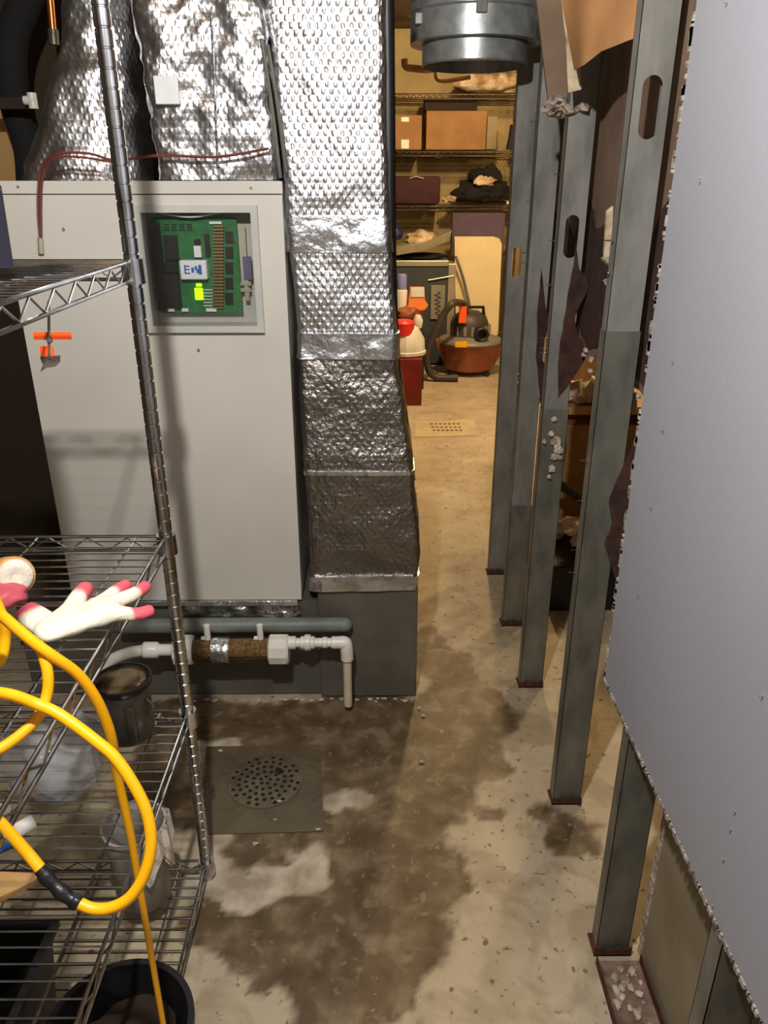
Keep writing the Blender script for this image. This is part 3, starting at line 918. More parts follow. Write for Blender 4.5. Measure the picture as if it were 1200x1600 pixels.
upper_plenum()

def left_duct():
    root = empty('foil_flex_duct', at(130, 280, 2.15), 'smaller leaning foil-wrapped duct rising from the left of the air handler top', 'duct')
    prof = [(283, 52, 232, 2.12), (240, 58, 230, 2.12), (200, 72, 226, 2.12), (150, 84, 222, 2.12), (100, 98, 218, 2.12), (50, 104, 214, 2.12), (0, 108, 208, 2.12), (-120, 112, 200, 2.12), (-220, 112, 198, 2.12)]
    pr = []
    for a, b in zip(prof, prof[1:]):
        for k in range(10):
            t = k / 10; pr.append(tuple(a[i] + (b[i] - a[i]) * t for i in range(4)))
    pr.append(prof[-1])
    rings = []
    for y, a, b, Y in pr:
        p0, p1 = at(a, y, Y), at(b, y, Y); c = (p0 + p1) / 2; r = (p1 - p0).length / 2
        if c.z > 2.58: continue
        ring = []
        for k in range(64):
            an = 2 * PI * k / 64
            d = Vector((math.copysign(abs(math.cos(an)) ** 0.8, math.cos(an)), math.copysign(abs(math.sin(an)) ** 0.8, math.sin(an)), 0))
            q = c + Vector((d.x * r, d.y * r * 0.9, 0))
            w = 0.012 * noise.noise(q * 11) + 0.009 * (1 - 2 * abs(noise.noise(q * 16 + Vector((4, 4, 4)))))
            ring.append(q + d * w)
        rings.append(ring)
    MB().rings(rings).build('insulation', M['foil_crumple'], root, smooth=70)
left_duct()

# wires along the foil and down the cabinet front
def sensor_wire():
    root = empty('sensor_wire', at(62, 390, YC - 0.006), 'red-brown sensor wire running along the foil and down the cabinet front', 'wire')
    m = MB()
    p = [at(420, 232, YC - 0.03), at(340, 245, YC - 0.035), at(250, 243, YC - 0.035), at(180, 250, YC - 0.03), at(140, 240, YC - 0.05), at(95, 240, YC - 0.05), at(66, 258, YC - 0.02), at(60, 300, YC - 0.01), at(60, 340, YC - 0.009), at(63, 375, YC - 0.009)]
    m.tube(spline(p, 6), 0.0034, 6)
    p = [at(180, 254, YC - 0.032), at(130, 246, YC - 0.05), at(90, 246, YC - 0.05), at(70, 262, YC - 0.022), at(64, 300, YC - 0.01), at(64, 375, YC - 0.009)]
    m.tube(spline(p, 6), 0.003, 6)
    split_build(m, 'wire', M['redwire'], root, smooth=True)
    m = MB(); m.tube([at(63, 372, YC - 0.009), at(64, 396, YC - 0.009)], 0.007, 8); m.build('connector', M['alum'], root)
sensor_wire()

# shadowy things behind, top left
def left_bits():
    m = MB(); m.tube(spline([at(75, -70, 2.6), at(50, -20, 2.6), at(20, 60, 2.6), at(22, 150, 2.6), at(45, 230, 2.6), at(50, 300, 2.6), at(50, 380, 2.6)], 8), 0.045, 16)
    tag(m.build('insulated_pipe', M['black_cloth'], smooth=True), 'thick black insulated pipe curving behind the top left foil duct', 'pipe')
    m = MB(); m.tube([at(74, -50, 2.5), at(83, 50, 2.5)], 0.011, 12)
    r = empty('copper_pipe', at(83, 50, 2.5), 'short bright copper pipe hanging at the top left', 'pipe')
    m.build('pipe', M['copper'], r, smooth=True)
    m = MB(); m.tube([at(83, 46, 2.5), at(85, 70, 2.5)], 0.015, 12); m.build('coupling', M['steel_dark'], r, smooth=True)
    r = empty('pipe_fitting', at(48, 158, 2.45), 'small cream pipe fitting on a brown arm at the upper left', 'fitting')
    m = MB(); m.tube([at(38, 157, 2.45), at(56, 156, 2.45)], 0.012, 10); m.tube([at(49, 145, 2.45), at(53, 170, 2.45)], 0.013, 10); m.build('tee', M['pvc'], r, smooth=True)
    m = MB(); m.box(at(-40, 170, 2.47), at(38, 152, 2.47) + Vector((0, 0.03, 0))); m.build('arm', M['card_dark'], r)
    m = MB(); m.box(at(8, 400, 2.72), at(30, 150, 2.72) + Vector((0, 0.05, 0)))
    tag(m.build('wooden_post', M['wood']), 'brown wooden upright behind the air handler at the far left', 'post')
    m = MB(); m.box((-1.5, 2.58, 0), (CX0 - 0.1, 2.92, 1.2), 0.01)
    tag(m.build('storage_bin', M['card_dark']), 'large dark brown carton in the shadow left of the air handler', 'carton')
left_bits()

# ------------------------------------------------------------------ round duct overhead
def round_duct():
    Y = 2.6
    a, b = at(637, 35, Y), at(850, 35, Y); c = (a + b) / 2; R = (b - a).length / 2 * 0.96
    zb = at(740, 52, Y - R).z
    root = empty('round_duct', (c.x, Y, zb - 0.2), 'round galvanised duct with a smaller collar hanging from the ceiling', 'duct')
    n = 64
    m = MB(); m.lathe((c.x, Y, 0), [(R, zb), (R, zb + 0.07), (R + 0.006, zb + 0.075), (R + 0.006, zb + 0.09), (R, zb + 0.095), (R, zb + 0.16), (R + 0.006, zb + 0.165), (R + 0.006, zb + 0.18), (R, zb + 0.185), (R, 2.6)], n=n)
    m.build('duct_body', M['duct_round'], root, smooth=40)
    a, b = at(658, 75, Y), at(826, 75, Y); c2 = (a + b) / 2; r2 = (b - a).length / 2 * 0.98
    zc = at(740, 93, Y - r2).z
    m = MB(); m.lathe((c2.x, Y, 0), [(r2 - 0.004, zc), (r2, zc + 0.004), (r2, zb + 0.01), (r2 - 0.004, zb + 0.01), (r2 - 0.004, zc)], n=n, cap=False)
    m.lathe((c2.x, Y, 0), [(r2 - 0.005, zc + 0.03), (r2 - 0.005, zc + 0.032)], n=n)
    m.build('collar', M['duct_round'], root, smooth=40)
    m = MB()
    for px, py in ((744, 20), (648, 38), (842, 32)):
        q = at(px, py, Y - R - 0.004 if px == 744 else Y - 0.1)
        m.box(q, q + Vector((0.03, 0.012, 0.03)), 0.003)
    split_build(m, 'clip', M['galv'], root)
round_duct()
def overhead_bits():
    r = empty('bent_pipe', at(650, 105, 3.6), 'short lit orange-tan bent pipe below the round duct', 'pipe')
    MB().tube(spline([at(632, 92, 3.6), at(634, 104, 3.6), at(648, 107, 3.6), at(672, 108, 3.6), at(705, 100, 3.6), at(712, 60, 3.6), Vector((at(712, 60, 3.6).x, 3.6, 2.61))], 5), 0.014, 10).build('pipe', M['wood'], r, smooth=True)
    MB().tube(spline([at(681, 112, 3.8), at(684, 124, 3.8), at(700, 126, 3.8), at(735, 120, 3.8)], 5), 0.01, 10).build('branch', M['wood'], r, smooth=True)
    m = MB().blob(at(765, 147, YF + 0.2) + Vector((0, 0, 0.075)), (0.28, 0.12, 0.09), seed=3, amp=0.4)
    tag(m.build('cloth_bundle', M['crumpled'], smooth=True), 'tan crumpled cloth bundle on the topmost far shelf', 'cloth')
overhead_bits()

# ------------------------------------------------------------------ wire shelving unit beside the camera
SX1 = at(225, 560, 1.28).x; SY1 = 1.28; SX0 = SX1 - 0.61; SY0 = SY1 - 1.0
LV = [at(270, 1350, SY1).z, at(266, 1112, SY1).z, at(256, 838, SY1).z, at(224, 408, SY1).z]
LV[0] = max(LV[0], 0.05)
def wire_shelf(z, label, root):
    f = MB()
    r = 0.0031
    for dz in (0, -0.028):
        for a, b in (((SX0, SY0), (SX1, SY0)), ((SX1, SY0), (SX1, SY1)), ((SX1, SY1), (SX0, SY1)), ((SX0, SY1), (SX0, SY0))):
            f.tube([(a[0], a[1], z + dz), (b[0], b[1], z + dz)], r, 8)
    def zig(p, q):
        L = (Vector(q) - Vector(p)).length; n = int(L / 0.035); pts = []
        for i in range(n + 1):
            t = i / n; v = Vector(p).lerp(Vector(q), t); v.z = z + (-0.003 if i % 2 else -0.026); pts.append(v)
        f.tube(pts, 0.0019, 6)
    zig((SX1, SY0, z), (SX1, SY1, z)); zig((SX0, SY1, z), (SX1, SY1, z)); zig((SX0, SY0, z), (SX0, SY1, z))
    for (x, y) in ((SX0, SY0), (SX1, SY0), (SX1, SY1), (SX0, SY1)):
        f.lathe((x, y, z - 0.034), [(0.0185, 0), (0.0175, 0.038)], n=20)
    shelf = f.build('shelf', M['chrome'], root, smooth=40, label=label)
    d = MB()
    n = int((SY1 - SY0) / 0.0245)
    for i in range(1, n):
        y = SY0 + (SY1 - SY0) * i / n
        d.tube([(SX0, y, z + 0.002), (SX1, y, z + 0.002)], 0.0016, 6)
    for dx in (0.055, 0.235, 0.42):
        d.tube([(SX1 - dx, SY0, z - 0.002), (SX1 - dx, SY1, z - 0.002)], 0.0026, 6)
    d.build('wire_deck', M['chrome'], shelf, smooth=40)
def shelving():
    root = empty('wire_shelving_unit', ((SX0 + SX1) / 2, (SY0 + SY1) / 2, 0), 'chrome wire shelving rack with grooved post standing left of the corridor', 'shelving')
    for z, lb in zip(LV, ('lowest wire shelf just above the floor', 'wire shelf holding the lidded jar and plastic bag', 'wire shelf holding the gloves', 'topmost wire shelf')):
        wire_shelf(z, lb, root)
    for (x, y) in ((SX1, SY1), (SX0, SY1), (SX1, SY0), (SX0, SY0)):
        prof = [(0.0125, 0.0)]; z = 0.025
        while z < 2.1:
            prof += [(0.0125, z), (0.0112, z + 0.0012), (0.0112, z + 0.0028), (0.0125, z + 0.004)]; z += 0.0254
        prof += [(0.0125, 2.12), (0.004, 2.125)]
        MB().lathe((x, y, 0.0), prof, n=18).build('post', M['chrome'], root, smooth=30)
shelving()

def hanging_tags():
    z = LV[3] - 0.03
    p0 = atX(80, 517, SX1 - 0.10)
    Yt = 1.12
    root = empty('orange_tag', at(78, 575, Yt), 'orange tape strips with a dark clip hanging below the topmost wire shelf', 'tag')
    m = MB(); frontbox(m, 52, 519, 111, 531, Yt, 0.001); m.build('wide_strip', M['orange'], root)
    m = MB(); frontbox(m, 62, 541, 84, 557, Yt, 0.001); m.build('short_strip', M['orange'], root)
    m = MB(); m.tube([at(76, 470, Yt), at(77, 560, Yt)], 0.002, 6); frontbox(m, 72, 524, 80, 536, Yt - .004, 0.005, .001)
    m.poly([at(62, 558, Yt), at(92, 556, Yt), at(92, 566, Yt), at(86, 573, Yt), at(72, 575, Yt), at(63, 581, Yt), at(67, 570, Yt)], [], (0, 0.005, 0)); m.build('clip', M['steel_dark'], root)
    m = MB(); b = at(10, 420, 0.98)
    m.hexa([at(-40, 424, 0.95), at(22, 418, 1.02), at(20, 414, 1.12), at(-40, 414, 1.12)], [at(-40, 270, 0.95), at(2, 300, 1.02), at(2, 290, 1.12), at(-40, 270, 1.12)])
    tag(m.build('dark_case', M['navy']), 'dark navy case standing on the topmost wire shelf at the left edge', 'case')
hanging_tags()

# gloves ------------------------------------------------------------
def glove_mat():
    k = NT('knit_glove_dipped'); b = k.b
    b.inputs['Roughness'].default_value = 0.85
    a = k.n('ShaderNodeAttribute', attribute_name='dip')
    tc = k.n('ShaderNodeTexCoord')
    nz = k.n('ShaderNodeTexNoise', Scale=300.0, Detail=2.0); k.l(tc.outputs['Object'], nz.inputs['Vector'])
    mx = k.n('ShaderNodeMix', data_type='RGBA')
    k.l(a.outputs['Fac'], mx.inputs[0]); mx.inputs[6].default_value = lin((232, 224, 204)); mx.inputs[7].default_value = lin((220, 92, 106))
    k.l(mx.outputs[2], b.inputs['Base Color'])
    n2 = k.n('ShaderNodeTexNoise', Scale=70.0, Detail=4.0); k.l(tc.outputs['Object'], n2.inputs['Vector'])
    bp = k.n('ShaderNodeBump'); bp.inputs['Strength'].default_value = 0.5; bp.inputs['Distance'].default_value = 0.006
    k.l(n2.outputs[0], bp.inputs['Height']); k.l(bp.outputs[0], b.inputs['Normal'])
    return k.m
M['glove'] = glove_mat()
def skin_mesh(name, verts, edges, radii, tips, m, dip=0.028):
    me = bpy.data.meshes.new(name + '_rig'); me.from_pydata([tuple(v) for v in verts], edges, [])
    o = bpy.data.objects.new(name + '_rig', me); COL.objects.link(o)
    sk = o.modifiers.new('skin', 'SKIN')
    for i, r in enumerate(radii):
        me.skin_vertices[0].data[i].radius = r if isinstance(r, tuple) else (r, r)
    me.skin_vertices[0].data[0].use_root = True
    ss = o.modifiers.new('sub', 'SUBSURF'); ss.levels = 2; ss.render_levels = 2
    dg = bpy.context.evaluated_depsgraph_get(); dg.update()
    ev = bpy.data.meshes.new_from_object(o.evaluated_get(dg))
    bpy.data.objects.remove(o, do_unlink=True)
    vals = []
    for v in ev.vertices:
        d = min([(v.co - t).length for t in tips] or [9])
        vals.append(max(0.0, min(1.0, (dip - d) / 0.004 + 0.5)))
    a = ev.attributes.new('dip', 'FLOAT', 'POINT'); a.data.foreach_set('value', vals)
    ev.name = name; ev.materials.clear(); ev.materials.append(m)
    c = Vector((sum(v.co.x for v in ev.vertices) / len(ev.vertices), sum(v.co.y for v in ev.vertices) / len(ev.vertices), min(v.co.z for v in ev.vertices)))
    ev.transform(Matrix.Translation(-c))
    for p in ev.polygons: p.use_smooth = True
    ob = bpy.data.objects.new(name, ev); ob.location = c; COL.objects.link(ob)
    return ob
def gloves():
    z = LV[2] + 0.016
    def g(px, py, dz=0): return atZ(px, py, z + dz)
    wrist = g(52, 994); palm = g(115, 968, 0.004); kn = g(152, 957, 0.006)
    V = [palm, wrist, kn]; E = [(0, 1), (0, 2)]; Rr = [(0.033, 0.014), (0.027, 0.012), (0.034, 0.015)]
    tips = []
    def finger(root_i, pts, r):
        last = root_i
        for i, p in enumerate(pts):
            V.append(p); E.append((last, len(V) - 1)); Rr.append(r * (1 - 0.07 * i)); last = len(V) - 1
        tips.append(pts[-1])
    finger(0, [g(118, 940, 0.006), g(130, 924, 0.012), g(139, 914, 0.012)], 0.0145)
    finger(2, [g(168, 935, 0.008), g(184, 922, 0.012), g(202, 912, 0.010)], 0.012)
    finger(2, [g(182, 940, 0.008), g(210, 928, 0.010), g(233, 913, 0.008)], 0.012)
    finger(2, [g(190, 958, 0.006), g(215, 960, 0.006), g(241, 952, 0.004)], 0.011)
    o = skin_mesh('work_glove', V, E, Rr, tips, M['glove'], dip=0.034)
    tag(o, 'cream knit work glove with pink dipped fingertips, fingers spread over the shelf edge', 'glove', 'work gloves')
    V = [g(62, 968, 0.0), g(82, 985, 0.0), g(40, 955, 0.006), g(36, 950, 0.010)]; E = [(0, 1), (0, 2), (2, 3)]
    o = skin_mesh('work_glove', V, E, [(0.024, 0.012), (0.024, 0.01), 0.018, 0.016], [g(34, 947, 0.010)], M['glove'], dip=0.030)
    tag(o, 'second cream glove folded underneath, one pink fingertip showing at its left', 'glove', 'work gloves')
    # roll
    r = empty('rolled_glove', g(22, 910), 'white roll with a tan rim at the left end of the gloves', 'roll')
    c = g(18, 900, 0.014)
    ax = (Vector((0, 0, CAM_H)) - c).normalized() + Vector((0.3, 0, 0))
    MB().lathe(c, [(0.02, -0.03), (0.031, -0.026), (0.031, 0.018), (0.029, 0.024)], n=28, axis=ax).build('rim', M['tan_rim'], r, smooth=40)
    MB().lathe(c + ax.normalized() * 0.0, [(0.026, 0.02), (0.026, 0.028), (0.022, 0.033), (0.008, 0.031), (0.004, 0.027)], n=28, axis=ax).build('white_core', M['white_cloth'], r, smooth=60)
    MB().blob(g(10, 930, 0.006), (0.03, 0.03, 0.018), seed=5, amp=0.3).build('pink_patch', M['pink'], r, smooth=True)
gloves()

# yellow cord ---------------------------------------------------------
def cord():
    root = empty('extension_cord', atZ(180, 1200, 0.9), 'bright yellow extension cord looping off the shelves, mended with black tape', 'cord')
    def D(px, py, d):                      # sight line walked to distance d along the camera axis
        r = ray(px, py); return Vector((0, 0, CAM_H)) + r * d
    s1 = [D(-40, 930, .78), D(0, 960, .80), D(25, 981, .81), D(57, 1007, .82), D(84, 1026, .83), D(120, 1052, .85), D(147, 1087, .87), D(165, 1125, .89), D(176, 1162, .91), D(182, 1205, .94)]
    X, Y = s1[-1].x, s1[-1].y
    drop = [Vector((X + 0.002, Y + 0.004, z)) for z in (s1[-1].z - 0.1, 0.6, 0.45, 0.3, 0.15, 0.1)]
    pp = spline(s1 + drop, 8)
    MB().tube(pp, [0.0062 - 0.002 * max(0, min(1, (i - 60) / 40)) for i in range(len(pp))], 12).build('hanging_strand', M['yellow'], root, smooth=True)
    s2 = [D(-40, 1078, .76), D(0, 1083, .78), D(25, 1088, .79), D(57, 1100, .80), D(87, 1113, .80), D(120, 1135, .80), D(150, 1158, .80), D(180, 1184, .80), D(210, 1228, .80), D(230, 1272, .80), D(236, 1320, .80), D(226, 1366, .80), D(204, 1401, .80), D(175, 1418, .80), D(146, 1420, .80), D(122, 1411, .80)]
    MB().tube(spline(s2, 8), 0.0062, 12).build('loop', M['yellow'], root, smooth=True)
    MB().tube(spline([D(124, 1412, .80), D(104, 1400, .80), D(80, 1378, .80), D(62, 1357, .80)], 6), [0.0072 + 0.0008 * math.sin(i) for i in range(19)], 12).build('tape_wrap', M['tape_black'], root, smooth=True, label='black electrical tape repair')
    MB().tube(spline([D(64, 1359, .80), D(40, 1330, .80), D(0, 1286, .79), D(-30, 1262, .78)], 6), 0.0062, 12).build('mended_end', M['yellow'], root, smooth=True)
    s3 = [D(58, 1004, .83), D(68, 1026, .83), D(75, 1055, .83), D(73, 1087, .83), D(58, 1122, .82), D(32, 1148, .81), D(0, 1170, .80), D(-30, 1182, .79)]
    MB().tube(spline(s3, 8), 0.006, 12).build('branch_loop', M['yellow'], root, smooth=True)
    s4 = [D(-25, 900, .84), D(2, 960, .85), D(8, 995, .86), D(2, 1030, .86), D(-20, 1050, .86)]
    MB().tube(spline(s4, 8), 0.006, 12).build('back_loop', M['yellow'], root, smooth=True)
cord()

# items on the wire shelves -----------------------------------------
def jar():
    z = LV[1] + 0.005
    c = atZ(202, 1150, z); c.y += 0.01
    root = empty('lidded_jar', c, 'dull metal canister with a shiny domed lid on the third wire shelf', 'canister')
    h = at(200, 1062, c.y).z - z; R = 0.047
    MB().lathe(c, [(R - 0.004, 0), (R, 0.006), (R, h - 0.015), (R - 0.003, h - 0.01)], n=36).build('body', M['steel_dark'], root, smooth=40)
    MB().lathe(c, [(R + 0.002, h - 0.012), (R + 0.007, h - 0.006), (R + 0.007, h + 0.003), (R + 0.003, h + 0.004), (R + 0.003, h - 0.001), (R - 0.002, h - 0.001)], n=36).build('rim', M['chip'], root, smooth=40)
    MB().lathe(c, [(R + 0.002, h - 0.004), (R, h), (R * 0.6, h + 0.004), (0.001, h + 0.006)], n=36).build('lid', M['bronze_lid'], root, smooth=60)
    m = MB().tube(spline([c + Vector((R, -0.02, h - 0.03)), c + Vector((R + 0.012, -0.022, h - 0.045)), c + Vector((R + 0.002, -0.02, h - 0.065))], 5), 0.003, 8)
    m.box(c + Vector((0.012, -R - 0.002, 0.01)), c + Vector((0.03, -R + 0.012, h - 0.03)), 0.003)
    m.build('handle', M['steel_dark'], root, smooth=True)
jar()
def bag():
    z = LV[1] + 0.004
    c = atZ(95, 1215, z)
    m = MB(); m.blob(c + Vector((0, 0, 0.045)), (0.082, 0.085, 0.075), seed=11, amp=0.3, sub=4, fr=1.4)
    o = m.build('plastic_bag', M['bag'], smooth=True)
    tag(o, 'crumpled clear plastic bag lying on the third wire shelf below the yellow cord', 'bag')
bag()
def lower_items():
    # pipe bend of white PVC lies at the foot of the cabinet, left of the filter tube
    z = LV[1] + 0.004
    def on(px, py, dz=0): return atZ(px, py, z + dz)
    r = empty('blue_bottle', on(8, 1318), 'small blue bottle with white cap lying on the third wire shelf', 'bottle')
    a, b = on(-30, 1330, 0.016), on(16, 1310, 0.016)
    MB().tube([a, b], 0.016, 16).build('body', M['blue_plastic'], r, smooth=40)
    MB().tube([b, b.lerp(on(34, 1288, 0.016), .5), on(52, 1284, 0.016)], [0.012, 0.013, 0.0125], 16).build('cap', M['white_plastic'], r, smooth=40)
    m = MB(); m.tube([on(-14, 1262, 0.012), on(10, 1268, 0.012)], 0.011, 14)  # white cap-like stub only, no bottle body belongs to it
    tag(m.build('white_cap', M['white_plastic'], smooth=40), 'tiny white cap-like piece at the left edge just above the blue bottle', 'bottle')
    m = MB(); m.hexa([on(-60, 1440), on(52, 1385), on(64, 1372), on(-60, 1372)], [on(-60, 1430, .012), on(54, 1376, .012), on(64, 1364, .012), on(-60, 1360, .012)])
    tag(m.build('wood_offcut', M['wood']), 'pale flat wooden offcut lying on the third wire shelf at the left edge', 'wood')
    # white pail with a rag, lower shelf
    c = gr(232, 1440); c.z = LV[0] + 0.005
    c = Vector((-0.50, 1.19, c.z))
    root = empty('white_pail', c, 'grubby pale pail with a rag over its rim on the lowest wire shelf', 'pail')
    MB().lathe(c, [(0.050, 0), (0.053, 0.004), (0.061, 0.19), (0.065, 0.192), (0.065, 0.2), (0.060, 0.2), (0.056, 0.17), (0.048, 0.008)], n=40).build('body', M['pail'], root, smooth=40)
    R = []
    for j in range(12):
        t = j / 11; row = []
        for i in range(14):
            an = -1.2 + 1.9 * i / 13
            rr = 0.068 + 0.005 * math.sin(i * 1.9) + 0.004 * t
            row.append(c + Vector((math.cos(an) * rr, math.sin(an) * rr, 0.208 - 0.12 * t * (0.75 + 0.25 * math.sin(i)))))
        R.append(row)
    m = MB(); m.rings(R, cap=False, closed=False); m.rings([[p + (c - p) * Vector((0.05, 0.05, 0)).length for p in r] for r in R], cap=False, closed=False)
    m.build('rag', M['white_cloth'], root, smooth=True)
    # black tub on the floor in front of the rack
    g = gr(215, 1640); g = Vector((-0.415, 0.80, LV[0] + 0.005))
    root = empty('black_tub', g, 'round black plastic tub on the floor by the foot of the wire rack', 'tub')
    MB().lathe(g, [(0.085, 0), (0.09, 0.004), (0.112, 0.15), (0.118, 0.152), (0.118, 0.165), (0.108, 0.165), (0.104, 0.14), (0.084, 0.012)], n=48).build('body', M['black_plastic'], root, smooth=40)
    m = MB(); m.blob(g + Vector((0, 0, 0.09)), (0.085, 0.085, 0.035), seed=21, amp=0.4); m.build('contents', M['card_dark'], root, smooth=True)
lower_items()
def black_bin():
    z = LV[0] + 0.006
    r = empty('black_bin', (-0.77, 0.62, z), 'large black plastic bin on the lowest wire shelf at the bottom left', 'bin')
    a, b = (-0.985, 0.36), (-0.56, 0.93); h = 0.22
    m = MB(); m.rings([[Vector((x, y, z + hh)) for x, y in ((a[0] - e, a[1] - e), (b[0] + e, a[1] - e), (b[0] + e, b[1] + e), (a[0] - e, b[1] + e))] for e, hh in ((-0.02, 0), (0, h), (0.01, h), (0.01, h + 0.012), (-0.004, h + 0.012), (-0.024, 0.006))])
    m.build('body', M['black_plastic'], r)
    m = MB().blob((-0.77, 0.65, z + 0.12), (0.17, 0.24, 0.06), seed=44, amp=0.4); m.build('contents', M['black_cloth'], r, smooth=True)
black_bin()

# ------------------------------------------------------------------ condensate filter and drain pipe
def condensate():
    Yp = YC - 0.075
    root = empty('condensate_pipe', at(400, 1015, Yp), 'white drain pipe with a clear tube of brown granules before the grey plenum', 'pipe')
    zc = at(350, 1015, Yp).z
    def X(px, y=1010): return at(px, y, Yp).x
    c = Vector((X(302), Yp, zc))
    L = X(422) - X(302); R = 0.036
    MB().lathe((X(300), Yp, zc), [(R, 0), (R, L)], n=36, axis=(1, 0, 0), cap=False).build('clear_tube', M['clear_tube'], root, smooth=40)
    MB().lathe((X(301), Yp, zc), [(R - 0.003, 0), (R - 0.003, L - 0.002)], n=36, axis=(1, 0, 0)).build('granules', M['media'], root, smooth=40)
    MB().lathe((X(332), Yp, zc), [(R + 0.001, 0), (R + 0.001, 0.05)], n=36, axis=(1, 0, 0), cap=False).build('foil_label', M['tape'], root, smooth=40)
    for a, b in ((272, 303), (420, 452)):
        MB().lathe((X(a), Yp, zc), [(R + 0.002, 0), (R + 0.008, 0.004), (R + 0.008, X(b) - X(a) - 0.006), (R + 0.003, X(b) - X(a))], n=10, axis=(1, 0, 0)).build('end_cap', M['pvc'], root, smooth=30)
    zt = at(490, 1004, Yp).z
    m = MB()
    m.tube([(X(450), Yp, zt), (X(540), Yp, zt)], 0.0135, 16)
    for a, b, r in ((450, 463, 0.019), (470, 492, 0.0185), (476, 486, 0.0235), (504, 512, 0.0165), (518, 536, 0.018)):
        m.lathe((X(a), Yp, zt), [(r - 0.002, 0), (r, 0.002), (r, X(b) - X(a) - 0.002), (r - 0.002, X(b) - X(a))], n=14, axis=(1, 0, 0))
    m.build('fittings', M['pvc'], root, smooth=30)
    xe = X(542); ze = at(542, 1024, Yp).z
    m = MB(); m.tube(spline([(X(530), Yp, zt), (X(537), Yp, zt), (xe - 0.003, Yp, zt - 0.006), (xe, Yp, ze + 0.004), (xe, Yp, ze - 0.012)], 6), 0.0185, 16)
    m.build('elbow', M['pvc'], root, smooth=True)
    zb = at(542, 1124, Yp).z
    MB().tube([(xe, Yp, ze), (xe, Yp, max(zb, 0.03))], 0.0125, 16).build('down_pipe', M['pvc_old'], root, smooth=40)
    for px in (326, 408):
        m = MB(); m.tube([(X(px), Yp, zc + R), (X(px), Yp, zc + R + 0.045)], 0.009, 12); m.tube([(X(px) - 0.018, Yp, zc + R + 0.002), (X(px) + 0.006, Yp, zc + R + 0.002)], 0.006, 10)
        m.build('strap', M['pvc'], root, smooth=40)
    # left run
    m = MB()
    m.tube(spline([(X(274), Yp, zc), (X(262), Yp, zc), (X(240), Yp, zc)], 4), 0.017, 14)
    m.lathe((X(224, 1018), Yp, zc), [(0.02, 0), (0.024, 0.003), (0.024, 0.04), (0.02, 0.045)], n=10, axis=(1, 0, 0))
    m.tube(spline([(X(226), Yp, zc), (X(200), Yp - 0.01, zc - 0.004), (X(172), Yp - 0.02, zc - 0.025), (X(158), Yp - 0.03, zc - 0.07)], 6), 0.0165, 14)
    m.build('inlet_bend', M['pvc'], root, smooth=True)
    # grey conduit behind
    m = MB(); Yg = YC - 0.028
    m.tube([at(190, 978, Yg), at(540, 976, Yg), at(546, 976, Yg), at(550, 976, Yg)], [0.022, 0.022, 0.018, 0.008], 16)
    tag(m.build('grey_conduit', M['grey_pvc'], smooth=40), 'grey-green round-ended conduit along the plenum behind the white pipe', 'conduit')
condensate()

# ------------------------------------------------------------------ floor drain
def drain():
    cs = [gr(322, 1168), gr(500, 1165), gr(506, 1300), gr(320, 1305)]
    root = empty('floor_drain', gr(417, 1222), 'square damp slab with a round perforated floor drain cover', 'drain')
    m = MB(); m.hexa([v + Vector((0, 0, -0.004)) for v in reversed(cs)], [v + Vector((0, 0, 0.0035)) for v in reversed(cs)])
    m.build('slab', mat('damp_slab', (102, 90, 70), 0.35, rgb2=(84, 72, 54), nscale=9, bump=0.3, bscale=60), root)
    c = gr(415, 1222) + Vector((0, 0, 0.004)); R = 0.098
    MB().lathe(c, [(R, 0), (R, 0.0015), (R - 0.002, 0.0022)], n=48).build('cover', mat('drain_cover_metal', (112, 104, 86), 0.4, 0.2, rgb2=(90, 80, 62), nscale=30), root, smooth=30)
    h = MB(); k = 0
    for rr, n in ((0.013, 5), (0.032, 11), (0.051, 17), (0.069, 22), (0.086, 24)):
        for i in range(n):
            a = 2 * PI * i / n + rr * 20
            if rr > 0.08 and i % 3 == 0: continue
            h.lathe(c + Vector((rr * math.cos(a), rr * math.sin(a), 0.0017)), [(0.0054, 0), (0.0054, 0.0008)], n=10)
    q = gr(437, 1208) + Vector((0, 0, 0.006)); h.lathe(q, [(0.013, 0), (0.013, 0.001)], n=4)
    h.build('drain_holes', M['dark'], root)
    s = MB()
    for px, py, r in ((400, 1320, .006), (437, 1254, .005), (430, 1283, .004), (497, 1298, .005), (660, 1192, .006), (633, 1097, .007), (655, 1108, .004), (662, 1120, .005), (345, 1175, .005), (588, 1098, .004)):
        g = gr(px, py); s.blob(g + Vector((0, 0, 0.005)), (r * 1.5, r, r * 0.6), seed=int(px), sub=1, amp=0.5)
    o = s.build('gypsum_crumbs', M['gypsum']); tag(o, 'scattered small white crumbs on the wet floor around the drain', 'debris', kind='stuff')
drain()
# far floor drain plate
m = MB(); cs = [gr(650, 660), gr(742, 656), gr(745, 681), gr(648, 684)]
fd = empty('floor_drain', gr(695, 670), 'small floor drain plate in the dry floor of the far room', 'drain')
m.hexa([v + Vector((0, 0, -.003)) for v in reversed(cs)], [v + Vector((0, 0, 0.004)) for v in reversed(cs)]); m.build('slab', mat('far_slab', (196, 180, 144), 0.7), fd)
h = MB()
for i in range(7):
    for j in range(3):
        g = gr(672 + i * 7 + j * 2, 664 + j * 5) + Vector((0, 0, 0.004)); h.box(g, g + Vector((0.018, 0.02, 0.001)))
h.build('drain_holes', M['rust'], fd)

